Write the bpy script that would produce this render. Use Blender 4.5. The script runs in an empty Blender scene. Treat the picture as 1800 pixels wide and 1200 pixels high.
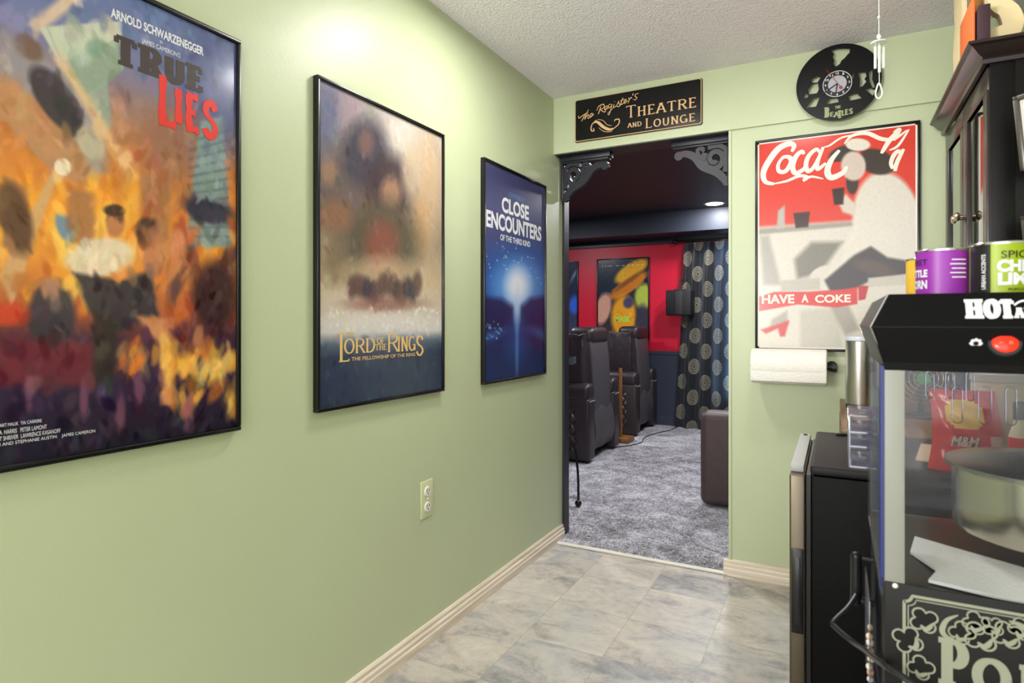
import bpy, bmesh, math, random
import numpy as np
from mathutils import Matrix, Vector, Euler
random.seed(7); np.random.seed(7)
PI = math.pi
S = bpy.context.scene
COL = S.collection

# ------------------------------------------------------------------ camera, world, lights, exposure
CAM_H = 1.13
YAW = math.radians(27.8)
cd = bpy.data.cameras.new('camera'); cam = bpy.data.objects.new('camera', cd); COL.objects.link(cam)
cam.location = (0, 0, CAM_H); cam.rotation_euler = (PI / 2, 0, YAW)
cd.sensor_width = 36; cd.lens = 1080 / 1800 * 36; cd.shift_y = -34 / 1800
cd.clip_start = 0.02; cd.clip_end = 50
cd.dof.use_dof = True; cd.dof.focus_distance = 2.5; cd.dof.aperture_fstop = 7.0
S.camera = cam
S.view_settings.view_transform = 'Standard'; S.view_settings.look = 'None'
S.view_settings.gamma = 1; S.view_settings.use_curve_mapping = False
S.view_settings.exposure = 0.52
W = bpy.data.worlds.new('world'); S.world = W; W.use_nodes = True
W.node_tree.nodes['Background'].inputs[0].default_value = (0.99, 0.97, 1.0, 1)
W.node_tree.nodes['Background'].inputs[1].default_value = 2.7

def area(name, loc, target, size, power, color=(1, 1, 1), shape='DISK', spread=PI):
    l = bpy.data.lights.new(name, 'AREA'); l.shape = shape; l.size = size; l.energy = power; l.color = color
    l.spread = spread
    o = bpy.data.objects.new(name, l); COL.objects.link(o); o.location = loc
    o.rotation_euler = (Vector(target) - Vector(loc)).to_track_quat('-Z', 'Y').to_euler()
    return o
# ceiling lamps of the lounge
area('ceiling_or_fill_lamp', (-0.80, 1.80, 2.245), (-0.80, 1.80, 0), 0.22, 8, (1.0, 0.97, 0.93))
area('ceiling_or_fill_lamp', (-0.15, 1.95, 2.245), (-0.15, 1.95, 0), 0.22, 4.8, (1.0, 0.98, 0.98))
def fill_bulb(loc, r, power, color=(1, 0.97, 0.93)):
    l = bpy.data.lights.new('ceiling_or_fill_lamp', 'POINT'); l.shadow_soft_size = r; l.energy = power; l.color = color
    o = bpy.data.objects.new('ceiling_or_fill_lamp', l); COL.objects.link(o); o.location = loc
fill_bulb((-1.05, -1.60, 1.25), .15, 38)  # unseen fill light added low behind the viewpoint, brightens the whole lounge
area('ceiling_fill', (-1.12, -1.0, 1.45), (0.0, 1.9, 2.27), 0.35, 6.5, (1.0, 0.97, 1.0), spread=math.radians(80))  # added uplight out of view, like bounced flash, lifts the ceiling brightness
# downlights of the theatre room
area('ceiling_or_fill_lamp', (-1.20, 3.75, 2.245), (-1.2, 3.75, 0), 0.16, 16, (0.95, 0.96, 1.0))
area('ceiling_or_fill_lamp', (-0.70, 5.10, 2.245), (-0.7, 5.1, 0), 0.16, 24, (0.95, 0.96, 1.0))
area('ceiling_or_fill_lamp', (-3.0, 4.90, 2.245), (-3.0, 4.9, 0), 0.16, 26, (0.95, 0.96, 1.0))
area('ceiling_or_fill_lamp', (-1.03, 6.11, 2.255), (-1.15, 6.4, 0), 0.15, 9, (0.97, 0.98, 1.0))

# ------------------------------------------------------------------ materials
def lin(c):
    return tuple((x / 12.92 if x <= 0.04045 else ((x + 0.055) / 1.055) ** 2.4) for x in (v / 255 for v in c))
def hexrgb(h): return tuple(int(h[i:i + 2], 16) for i in (0, 2, 4))
class NT:
    def __init__(s, name):
        s.m = bpy.data.materials.new(name); s.m.use_nodes = True; s.t = s.m.node_tree; s.n = s.t.nodes
        s.b = s.n['Principled BSDF']; s.out = s.n['Material Output']
    def add(s, typ, **k):
        n = s.n.new(typ)
        for a, v in k.items(): setattr(n, a, v)
        return n
    def link(s, a, b): s.t.links.new(a, b)
    def set(s, **k):
        for a, v in k.items(): s.b.inputs[a.replace('_', ' ')].default_value = v
    def math(s, op, a, b=None, c=None, clamp=False):
        n = s.add('ShaderNodeMath', operation=op, use_clamp=clamp)
        for i, v in enumerate((a, b, c)):
            if v is None: continue
            if isinstance(v, (int, float)): n.inputs[i].default_value = v
            else: s.link(v, n.inputs[i])
        return n.outputs[0]
    def noise(s, vec, scale, detail=4, rough=.55, dist=0.):
        n = s.add('ShaderNodeTexNoise'); n.inputs['Scale'].default_value = scale
        n.inputs['Detail'].default_value = detail; n.inputs['Roughness'].default_value = rough
        n.inputs['Distortion'].default_value = dist
        if vec is not None: s.link(vec, n.inputs['Vector'])
        return n.outputs['Fac']
    def ramp(s, fac, stops):
        r = s.add('ShaderNodeValToRGB'); e = r.color_ramp.elements
        while len(e) < len(stops): e.new(.5)
        for q, (p, c) in zip(e, stops): q.position = p; q.color = tuple(c[:3]) + (1,)
        s.link(fac, r.inputs[0]); return r.outputs[0]
    def mix(s, fac, a, b, mode='MIX'):
        n = s.add('ShaderNodeMix', data_type='RGBA', blend_type=mode)
        for i, v in ((0, fac), (6, a), (7, b)):
            if isinstance(v, (int, float)): n.inputs[i].default_value = v
            elif isinstance(v, tuple): n.inputs[i].default_value = tuple(v[:3]) + (1,)
            else: s.link(v, n.inputs[i])
        return n.outputs[2]
    def bump(s, h, strength=.3, dist=.002):
        n = s.add('ShaderNodeBump'); n.inputs['Strength'].default_value = strength; n.inputs['Distance'].default_value = dist
        s.link(h, n.inputs['Height']); s.link(n.outputs[0], s.b.inputs['Normal']); return n
    def geo(s): return s.add('ShaderNodeNewGeometry').outputs['Position']
    def obj(s): return s.add('ShaderNodeTexCoord').outputs['Object']
MC = {}
def flat(name, rgb, rough=.5, metal=0., spec=.5, coat=0., bump=None, var=0., trans=0., ior=1.45, emit=0.):
    if name in MC: return MC[name]
    t = NT(name); c = lin(rgb) + (1,)
    t.set(Base_Color=c, Roughness=rough, Metallic=metal, IOR=ior)
    t.b.inputs['Specular IOR Level'].default_value = spec
    t.b.inputs['Coat Weight'].default_value = coat; t.b.inputs['Coat Roughness'].default_value = .08
    t.b.inputs['Transmission Weight'].default_value = trans
    if emit: t.b.inputs['Emission Color'].default_value = c; t.b.inputs['Emission Strength'].default_value = emit
    if var or bump: v = t.obj()
    if var:
        f = t.noise(v, 9, 5)
        t.link(t.mix(f, tuple(x * (1 - var) for x in c[:3]), tuple(min(1, x * (1 + var)) for x in c[:3])), t.b.inputs['Base Color'])
    if bump: t.bump(t.noise(v, bump[0], 3), bump[1], bump[2])
    MC[name] = t.m; return t.m

def mk_wall(name, rgb, rough=.42):
    t = NT(name); v = t.geo(); c = lin(rgb)
    f = t.noise(v, 2.2, 3)
    t.link(t.mix(f, tuple(x * .96 for x in c), tuple(x * 1.04 for x in c)), t.b.inputs['Base Color'])
    t.set(Roughness=rough); t.b.inputs['Specular IOR Level'].default_value = .45
    t.bump(t.noise(v, 160, 3), .22, .0012); return t.m
def mk_ceiling(name, rgb, rough=.9, spec=.2, strength=.9, scale=130, dist=.006):
    t = NT(name); v = t.geo(); t.set(Base_Color=lin(rgb) + (1,), Roughness=rough)
    t.b.inputs['Specular IOR Level'].default_value = spec
    a = t.noise(v, scale, 3, .6); b = t.noise(v, scale * .35, 2)
    t.bump(t.math('ADD', t.math('POWER', a, 2.0), t.math('MULTIPLY', b, .4)), strength, dist); return t.m
def mk_vinyl():
    t = NT('vinyl_tile'); v = t.geo(); sx = t.add('ShaderNodeSeparateXYZ'); t.link(v, sx.inputs[0])
    T = .302
    u = t.math('DIVIDE', t.math('ADD', sx.outputs[0], 1.0 + 10 * T), T)
    w = t.math('DIVIDE', t.math('ADD', sx.outputs[1], 10 * T - 2.58), T)
    fu, fw = t.math('FRACT', u), t.math('FRACT', w)
    du = t.math('MINIMUM', fu, t.math('SUBTRACT', 1., fu)); dw = t.math('MINIMUM', fw, t.math('SUBTRACT', 1., fw))
    seam = t.math('LESS_THAN', t.math('MINIMUM', du, dw), .0065)
    cid = t.add('ShaderNodeCombineXYZ'); t.link(t.math('FLOOR', u), cid.inputs[0]); t.link(t.math('FLOOR', w), cid.inputs[1])
    wn = t.add('ShaderNodeTexWhiteNoise', noise_dimensions='3D'); t.link(cid.outputs[0], wn.inputs['Vector'])
    off = t.add('ShaderNodeVectorMath', operation='MULTIPLY_ADD'); t.link(wn.outputs['Color'], off.inputs[0])
    off.inputs[1].default_value = (7, 7, 7); t.link(v, off.inputs[2])
    mp = t.add('ShaderNodeMapping'); mp.inputs['Scale'].default_value = (.75, 1.35, 1); mp.inputs['Rotation'].default_value = (0, 0, .5)
    t.link(off.outputs[0], mp.inputs[0])
    n1 = t.noise(mp.outputs[0], 6, 7, .66, .8); n2 = t.noise(off.outputs[0], 34, 5, .7); n3 = t.noise(off.outputs[0], 3.2, 3, .6)
    tone = t.math('ADD', t.math('ADD', t.math('MULTIPLY', n1, .72), t.math('MULTIPLY', n2, .28)), t.math('MULTIPLY', t.math('SUBTRACT', wn.outputs['Value'], .5), .13))
    c = t.ramp(tone, [(.33, lin((112, 112, 110))), (.43, lin((150, 146, 140))), (.52, lin((182, 174, 162))), (.66, lin((202, 194, 180)))])
    blue = t.ramp(n3, [(.45, (0, 0, 0)), (.66, (.3, .3, .3))])
    c = t.mix(blue, c, lin((166, 172, 182)))
    c = t.mix(t.math('MULTIPLY', seam, .55), c, lin((150, 143, 128)))
    t.link(c, t.b.inputs['Base Color'])
    t.link(t.math('ADD', .34, t.math('MULTIPLY', n2, .2)), t.b.inputs['Roughness'])
    h = t.math('SUBTRACT', t.math('MULTIPLY', n2, .6), t.math('MULTIPLY', seam, .6)); t.bump(h, .22, .0012)
    return t.m
def mk_carpet():
    t = NT('carpet_pile'); v = t.geo()
    a = t.noise(v, 150, 2, .6); b = t.noise(v, 60, 3, .6); c = t.noise(v, 5, 3, .5, 1.2)
    f = t.math('ADD', t.math('ADD', t.math('MULTIPLY', a, .55), t.math('MULTIPLY', b, .35)), t.math('MULTIPLY', t.math('SUBTRACT', c, .5), .26))
    t.link(t.ramp(f, [(.36, lin((70, 68, 74))), (.45, lin((146, 143, 150))), (.54, lin((208, 205, 213)))]), t.b.inputs['Base Color'])
    t.set(Roughness=.95); t.b.inputs['Specular IOR Level'].default_value = .1
    t.b.inputs['Sheen Weight'].default_value = .25
    t.bump(t.math('ADD', a, b), .9, .008); return t.m
def mk_wood(name, c0, c1, axis='Y', scale=1., rough=.5):
    t = NT(name); v = t.geo(); mp = t.add('ShaderNodeMapping'); t.link(v, mp.inputs[0])
    s = [26 * scale] * 3; s['XYZ'.index(axis)] = 1.6 * scale; mp.inputs['Scale'].default_value = s
    n = t.noise(mp.outputs[0], 1.5, 6, .6, 1.)
    t.link(t.ramp(n, [(.32, lin(c0)), (.66, lin(c1))]), t.b.inputs['Base Color']); t.set(Roughness=rough)
    t.bump(n, .15, .001); return t.m
def mk_print(name, rough=.22):
    t = NT(name); a = t.add('ShaderNodeAttribute', attribute_name='Col')
    v = t.geo(); n = t.noise(v, 75, 4, .65); n2 = t.noise(v, 900, 2)
    g = t.math('ADD', .83, t.math('ADD', t.math('MULTIPLY', n, .24), t.math('MULTIPLY', n2, .10)))
    x = t.add('ShaderNodeVectorMath', operation='SCALE'); t.link(a.outputs['Color'], x.inputs[0]); t.link(g, x.inputs['Scale'])
    t.link(x.outputs[0], t.b.inputs['Base Color']); t.set(Roughness=rough)
    t.b.inputs['Specular IOR Level'].default_value = .35
    t.b.inputs['Coat Weight'].default_value = .35; t.b.inputs['Coat Roughness'].default_value = .12
    return t.m
def mk_leather(name, rgb, rough=.4):
    t = NT(name); v = t.obj(); c = lin(rgb); t.set(Base_Color=c + (1,), Roughness=rough)
    vo = t.add('ShaderNodeTexVoronoi'); vo.inputs['Scale'].default_value = 190; t.link(v, vo.inputs['Vector'])
    t.bump(t.math('ADD', t.math('MULTIPLY', vo.outputs['Distance'], .25), t.math('MULTIPLY', t.noise(v, 14, 4), 1.)), .35, .006); return t.m
def mk_quilt(name, rgb):
    t = NT(name); v = t.obj(); s = t.add('ShaderNodeSeparateXYZ'); t.link(v, s.inputs[0])
    p = t.math('MULTIPLY', t.math('ADD', s.outputs[0], s.outputs[2]), 11.); q = t.math('MULTIPLY', t.math('SUBTRACT', s.outputs[0], s.outputs[2]), 11.)
    h = t.math('MULTIPLY', t.math('ABSOLUTE', t.math('SINE', t.math('MULTIPLY', p, PI))), t.math('ABSOLUTE', t.math('SINE', t.math('MULTIPLY', q, PI))))
    t.set(Base_Color=lin(rgb) + (1,), Roughness=.38); t.bump(t.math('POWER', h, .5), 1., .02); return t.m
def mk_steel(name, rgb=(190, 188, 182), rough=.3, axis=2):
    t = NT(name); v = t.obj(); mp = t.add('ShaderNodeMapping'); t.link(v, mp.inputs[0])
    s = [3, 3, 3]; s[axis] = 260; mp.inputs['Scale'].default_value = s
    n = t.noise(mp.outputs[0], 1, 3); t.set(Base_Color=lin(rgb) + (1,), Metallic=1.)
    t.link(t.math('ADD', rough - .06, t.math('MULTIPLY', n, .14)), t.b.inputs['Roughness']); return t.m
def mk_acrylic(name, tint=(246, 248, 250), alpha=.006, rough=.03):
    # thin clear sheet: mostly see-through with a clear reflection on top
    t = NT(name); tr = t.add('ShaderNodeBsdfTransparent'); tr.inputs[0].default_value = lin(tint) + (1,)
    t.set(Base_Color=lin(tint) + (1,), Roughness=rough); t.b.inputs['Specular IOR Level'].default_value = .6
    fr = t.add('ShaderNodeFresnel'); fr.inputs[0].default_value = 1.3
    f = t.math('ADD', t.math('MULTIPLY', fr.outputs[0], .22), alpha, clamp=True)
    gl = t.add('ShaderNodeBsdfGlossy'); gl.inputs['Roughness'].default_value = rough
    df = t.add('ShaderNodeBsdfDiffuse'); df.inputs[0].default_value = lin(tint) + (1,)
    m1 = t.add('ShaderNodeMixShader'); m1.inputs[0].default_value = .2; t.link(gl.outputs[0], m1.inputs[1]); t.link(df.outputs[0], m1.inputs[2])
    mx = t.add('ShaderNodeMixShader'); t.link(f, mx.inputs[0]); t.link(tr.outputs[0], mx.inputs[1]); t.link(m1.outputs[0], mx.inputs[2])
    t.link(mx.outputs[0], t.out.inputs[0]); return t.m
def mk_curtain():
    t = NT('medallion_fabric'); uv = t.add('ShaderNodeUVMap').outputs[0]; s = t.add('ShaderNodeSeparateXYZ'); t.link(uv, s.inputs[0])
    A, B = .185, .325
    cu = t.math('DIVIDE', s.outputs[0], A); ci = t.math('FLOOR', cu)
    par = t.math('MULTIPLY', t.math('MODULO', ci, 2.), .5)
    cv = t.math('ADD', t.math('DIVIDE', s.outputs[1], B), par)
    x = t.math('MULTIPLY', t.math('SUBTRACT', t.math('FRACT', cu), .5), A); y = t.math('MULTIPLY', t.math('SUBTRACT', t.math('FRACT', cv), .5), B)
    r = t.math('SQRT', t.math('ADD', t.math('MULTIPLY', x, x), t.math('MULTIPLY', y, y)))
    th = t.math('ARCTAN2', y, x)
    def band(a, b): return t.math('MULTIPLY', t.math('GREATER_THAN', r, a), t.math('LESS_THAN', r, b))
    sp = t.math('GREATER_THAN', t.math('SINE', t.math('MULTIPLY', th, 18.)), 0.35)
    sp2 = t.math('GREATER_THAN', t.math('SINE', t.math('MULTIPLY', th, 11.)), .3)
    p = t.math('ADD', t.math('ADD', band(.074, .079), t.math('MULTIPLY', band(.050, .071), sp)), t.math('ADD', band(.043, .047), t.math('MULTIPLY', band(.010, .036), sp2)), clamp=True)
    f = t.noise(t.geo(), 260, 2)
    base = t.mix(f, lin((20, 23, 28)), lin((34, 38, 44)))
    c = t.mix(t.math('MULTIPLY', p, .92), base, lin((186, 180, 152)))
    t.link(c, t.b.inputs['Base Color']); t.set(Roughness=.55); t.b.inputs['Sheen Weight'].default_value = .2
    tl = t.add('ShaderNodeBsdfTranslucent'); t.link(t.mix(p, lin((92, 112, 132)), lin((200, 205, 190))), tl.inputs[0])
    mx = t.add('ShaderNodeMixShader'); mx.inputs[0].default_value = .24; t.link(t.b.outputs[0], mx.inputs[1]); t.link(tl.outputs[0], mx.inputs[2])
    t.link(mx.outputs[0], t.out.inputs[0]); return t.m

GREEN = mk_wall('green_paint', (193, 203, 166), .40)
CEIL = mk_ceiling('white_popcorn_ceiling', (246, 242, 244), strength=1., dist=.009, scale=105)
DCEIL = mk_ceiling('dark_popcorn_ceiling', (44, 44, 50), .42, .5, 1., 110, .008)
VINYL, CARPET = mk_vinyl(), mk_carpet()
RED = mk_wall('red_paint', (208, 16, 52), .4)
NAVY = mk_wall('navy_paint', (52, 58, 74), .5)
BOARD = mk_wood('whitewashed_wood', (206, 190, 168), (238, 226, 208), 'Y', 1., .45)
BOARDX = mk_wood('whitewashed_wood_x', (206, 190, 168), (238, 226, 208), 'X', 1., .45)
BLK = flat('black_gloss', (14, 14, 16), .28)
BLKM = flat('black_satin', (22, 22, 25), .45)
TRIMB = flat('black_trim_paint', (36, 38, 46), .4, bump=(60, .3, .002))
CABB = flat('black_cabinet_lacquer', (13, 12, 13), .36, spec=.28, bump=(220, .25, .001))
CABF = flat('cabinet_front_lacquer', (40, 30, 30), .25)
GOLD = flat('gold_letter', (222, 180, 128), .5)
STEEL = mk_steel('brushed_steel'); STEELV = mk_steel('brushed_steel_door', (104, 96, 82), .36, 2)
CHROME = flat('chrome', (220, 220, 222), .12, 1.)
WHITE = flat('white_plastic', (232, 230, 222), .35)
LTGREY = flat('grey_plastic', (170, 172, 172), .4)
POST = flat('sage_white_post', (140, 141, 134), .45)
LEATH = mk_leather('brown_black_leather', (42, 33, 37)); LEATHG = mk_leather('grey_vinyl_back', (66, 62, 66), .5)
QUILT = mk_quilt('quilted_leather', (48, 38, 42)); SOFA = mk_leather('brown_sofa_leather', (72, 56, 57), .5)
ACR = mk_acrylic('clear_acrylic'); ACRE = mk_acrylic('acrylic_edge', (206, 208, 226), .22, .12)
ACRD = mk_acrylic('dusty_acrylic', (228, 222, 214), .03, .08)
GLASS = mk_acrylic('cabinet_glass', (120, 122, 118), .05, .01)
BLUEE = flat('blue_film_edge', (20, 38, 104), .3)
PRINT = mk_print('poster_print')
CREAM = flat('cream_ink', (238, 230, 214), .4); REDINK = flat('red_ink', (222, 44, 30), .35)
DARKINK = flat('dark_ink', (44, 38, 36), .4); WHITEINK = flat('white_ink', (226, 228, 232), .4)
BLUEINK = flat('blue_ink', (70, 130, 200), .4); BANNER = flat('banner_red_ink', (226, 56, 52), .35)
LIME = flat('lime_ink', (176, 214, 70), .4); MACHINK = flat('pale_green_ink', (146, 148, 130), .45)
TITLEG = flat('title_gold_ink', (226, 190, 120), .35, spec=.6)

# ------------------------------------------------------------------ mesh helpers
class MB:
    def __init__(s): s.v = []; s.f = []; s.mi = []; s.cur = 0; s.uv = None
    def add(s, verts, faces, M=None):
        o = len(s.v)
        s.v += [tuple(M @ Vector(p)) for p in verts] if M is not None else [tuple(p) for p in verts]
        s.f += [tuple(i + o for i in f) for f in faces]; s.mi += [s.cur] * len(faces); return s
    def addbm(s, bm, M=None):
        bm.verts.index_update()
        r = s.add([v.co.copy() for v in bm.verts], [[v.index for v in f.verts] for f in bm.faces], M); bm.free(); return r
    def box(s, x0, x1, y0, y1, z0, z1, bev=0., seg=2, M=None, fn=None, cuts=0):
        bm = bmesh.new(); bmesh.ops.create_cube(bm, size=1)
        for v in bm.verts: v.co = Vector(((x0 + x1) / 2 + v.co.x * (x1 - x0), (y0 + y1) / 2 + v.co.y * (y1 - y0), (z0 + z1) / 2 + v.co.z * (z1 - z0)))
        if cuts: bmesh.ops.subdivide_edges(bm, edges=bm.edges[:], cuts=cuts, use_grid_fill=True)
        if bev:
            es = [e for e in bm.edges if not cuts or (len(e.link_faces) == 2 and e.calc_face_angle() > .5)]
            bmesh.ops.bevel(bm, geom=es, offset=bev, segments=seg, profile=.5, affect='EDGES', clamp_overlap=True)
        if fn:
            for v in bm.verts: v.co = Vector(fn(*v.co))
        return s.addbm(bm, M)
    def prism(s, pts, to3, d0=0., d1=.01):
        # flat outline pushed out along the plane's normal
        n = len(pts)
        va = [to3(p[0], p[1], d0) for p in pts] + [to3(p[0], p[1], d1) for p in pts]
        fs = [tuple(range(n, 2 * n)), tuple(range(n - 1, -1, -1))] + [(i, (i + 1) % n, n + (i + 1) % n, n + i) for i in range(n)]
        return s.add(va, fs)
    def ribbon(s, pts, w, to3, d0=0., d1=.001, closed=False):
        n = len(pts); L = []; R = []; s.step = (getattr(s, 'step', 0) + 1) % 14; e = (abs(d1 - d0) * .03 + 2.5e-5) * s.step; d1 += e; d0 = d0 - e if d0 < -.001 else d0; rise = 4e-5
        for i, p in enumerate(pts):
            a = pts[(i - 1) % n] if (closed or i) else p; b = pts[(i + 1) % n] if (closed or i < n - 1) else p
            tx, ty = b[0] - a[0], b[1] - a[1]; l = math.hypot(tx, ty) or 1e-9; nx, ny = -ty / l, tx / l
            ww = (w(i / (n - 1)) if callable(w) else w) / 2
            L.append((p[0] + nx * ww, p[1] + ny * ww)); R.append((p[0] - nx * ww, p[1] - ny * ww))
        o = len(s.v); va = []
        for i, (l, r) in enumerate(zip(L, R)): z = d1 + (0 if closed else rise * i / n); va += [to3(*l, z), to3(*r, z), to3(*r, d0), to3(*l, d0)]
        fs = []
        for i in range(n if closed else n - 1):
            a, b = 4 * i, 4 * ((i + 1) % n)
            for k in range(4): fs.append((a + k, a + (k + 1) % 4, b + (k + 1) % 4, b + k))
        if not closed: fs += [(3, 2, 1, 0), tuple(4 * (n - 1) + k for k in range(4))]
        return s.add(va, fs)
    def tube(s, pts, r, n=10, closed=False, cap=True):
        P = [Vector(p) for p in pts]; m = len(P); va = []; fs = []; up = None
        for i, p in enumerate(P):
            a = P[(i - 1) % m] if (closed or i) else p; b = P[(i + 1) % m] if (closed or i < m - 1) else p
            t = (b - a).normalized()
            if up is None: up = t.orthogonal().normalized()
            up = (up - t * up.dot(t)); up = up.normalized() if up.length > 1e-6 else t.orthogonal().normalized()
            q = t.cross(up); rr = r(i / (m - 1)) if callable(r) else r
            va += [p + (up * math.cos(2 * PI * k / n) + q * math.sin(2 * PI * k / n)) * rr for k in range(n)]
        for i in range(m if closed else m - 1):
            a, b = i * n, ((i + 1) % m) * n
            fs += [(a + k, a + (k + 1) % n, b + (k + 1) % n, b + k) for k in range(n)]
        if cap and not closed: fs += [tuple(range(n - 1, -1, -1)), tuple((m - 1) * n + k for k in range(n))]
        return s.add(va, fs)
    def lathe(s, prof, c=(0, 0, 0), n=40, axis='Z', M=None):
        va = []; fs = []; m = len(prof)
        for r, z in prof:
            for k in range(n):
                a = 2 * PI * k / n; x, y = r * math.cos(a), r * math.sin(a)
                va.append({'Z': (x, y, z), 'X': (z, x, y), 'Y': (y, z, x)}[axis])
        for i in range(m - 1):
            fs += [(i * n + k, i * n + (k + 1) % n, (i + 1) * n + (k + 1) % n, (i + 1) * n + k) for k in range(n)]
        if prof[0][0] > 1e-6: fs.append(tuple(range(n - 1, -1, -1)))
        if prof[-1][0] > 1e-6: fs.append(tuple((m - 1) * n + k for k in range(n)))
        va = [(x + c[0], y + c[1], z + c[2]) for x, y, z in va]
        return s.add(va, fs, M)
    def ball(s, c, r, seg=14, sc=(1, 1, 1)):
        bm = bmesh.new(); bmesh.ops.create_uvsphere(bm, u_segments=seg, v_segments=max(6, seg // 2 + 1), radius=r)
        for v in bm.verts: v.co = Vector((c[0] + v.co.x * sc[0], c[1] + v.co.y * sc[1], c[2] + v.co.z * sc[2]))
        return s.addbm(bm)
    def build(s, name, mat, parent=None, smooth=35, origin=None, M=None):
        me = bpy.data.meshes.new(name)
        V = s.v
        if M is not None: V = [tuple(M @ Vector(p)) for p in V]
        loc = (0, 0, 0)
        if parent is None:
            a = np.array(V); lo, hi = a.min(0), a.max(0)
            loc = origin or ((lo[0] + hi[0]) / 2, (lo[1] + hi[1]) / 2, lo[2])
            V = [(p[0] - loc[0], p[1] - loc[1], p[2] - loc[2]) for p in V]
        me.from_pydata(V, [], s.f)
        for m in (mat if isinstance(mat, (list, tuple)) else [mat]): me.materials.append(m)
        if any(s.mi): me.polygons.foreach_set('material_index', s.mi)
        bm = bmesh.new(); bm.from_mesh(me); bmesh.ops.remove_doubles(bm, verts=bm.verts, dist=1e-6); bmesh.ops.recalc_face_normals(bm, faces=bm.faces); bm.to_mesh(me); bm.free()
        if smooth:
            me.shade_smooth(); me.set_sharp_from_angle(angle=math.radians(smooth))
        o = bpy.data.objects.new(name, me); COL.objects.link(o); o.location = loc
        if parent is not None: adopt(o, parent)
        return o
def adopt(o, parent):
    o.parent = parent
    o.matrix_parent_inverse = parent.matrix_basis.inverted() if parent.parent is None else Matrix.Identity(4)
def tag(o, label, cat, group=None):
    o['label'] = label; o['category'] = cat
    if group: o['group'] = group
    return o
def thing(name, label, cat, loc, group=None):
    o = bpy.data.objects.new(name, None); COL.objects.link(o); o.location = loc; o.empty_display_size = .1
    return tag(o, label, cat, group)
def struct(mb, name, mat, smooth=0):
    o = mb.build(name, mat, smooth=smooth); o['kind'] = 'structure'; return o
def dup(root, loc, label=None):
    r = root.copy(); COL.objects.link(r); r.location = loc
    if label: r['label'] = label
    for ch in root.children:
        c = ch.copy(); COL.objects.link(c); c.parent = r; c.matrix_parent_inverse = ch.matrix_parent_inverse
        for g in ch.children:
            d = g.copy(); COL.objects.link(d); d.parent = c; d.matrix_parent_inverse = g.matrix_parent_inverse
    return r
# planes: (u, v, out) -> xyz
def P_left(x): return lambda u, v, d=0.: (x + d, u, v)
def P_back(y): return lambda u, v, d=0.: (u, y - d, v)
def P_far(y): return P_back(y)
# where a sight line through the viewpoint meets a wall plane (used for measuring prints)
_F = (-math.sin(YAW), math.cos(YAW)); _R = (math.cos(YAW), math.sin(YAW))
def ray(px, py):
    u = (px - 900) / 1080.; return (_F[0] + u * _R[0], _F[1] + u * _R[1], (566 - py) / 1080.)
def on_left(px, py, x): d = ray(px, py); t = x / d[0]; return (t * d[1], CAM_H + t * d[2])
def on_back(px, py, y): d = ray(px, py); t = y / d[1]; return (t * d[0], CAM_H + t * d[2])
def crom(pts, k=8, closed=False):
    out = []; n = len(pts)
    for i in range(n if closed else n - 1):
        p0, p1, p2, p3 = (pts[(i + j) % n] if closed else pts[min(max(i + j, 0), n - 1)] for j in (-1, 0, 1, 2))
        for q in range(k):
            t = q / k
            out.append(tuple(.5 * (2 * b + (c - a) * t + (2 * a - 5 * b + 4 * c - d) * t * t + (3 * b - a - 3 * c + d) * t ** 3) for a, b, c, d in zip(p0, p1, p2, p3)))
    if not closed: out.append(tuple(pts[-1]))
    return out
def arcp(cx, cy, r, a0, a1, n=16, ry=None):
    return [(cx + r * math.cos(math.radians(a0 + (a1 - a0) * i / n)), cy + (ry or r) * math.sin(math.radians(a0 + (a1 - a0) * i / n))) for i in range(n + 1)]

# lettering from the built-in sans font, fitted to a box on a plane
def text_geo(s, bold=0., shear=0., spacing=1.):
    cu = bpy.data.curves.new('t', 'FONT'); cu.body = s; cu.offset = bold; cu.shear = shear; cu.resolution_u = 4; cu.space_character = spacing
    o = bpy.data.objects.new('t', cu); COL.objects.link(o)
    dg = bpy.context.evaluated_depsgraph_get(); me = bpy.data.meshes.new_from_object(o.evaluated_get(dg))
    V = np.array([v.co[:] for v in me.vertices]); Fc = [tuple(p.vertices) for p in me.polygons]
    bpy.data.objects.remove(o); bpy.data.curves.remove(cu); bpy.data.meshes.remove(me)
    lo, hi = V.min(0), V.max(0); V = (V - lo) / np.maximum(hi - lo, 1e-9)
    return V[:, :2], Fc
def text(mb, s, box, to3, d=.0006, bold=0., shear=0., spacing=1.):
    """box: u0, v0, u1, v1 on the plane"""
    V, Fc = text_geo(s, bold, shear, spacing); u0, v0, u1, v1 = box
    return mb.add([to3(u0 + (u1 - u0) * a, v0 + (v1 - v0) * b, d) for a, b in V], Fc)
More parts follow.
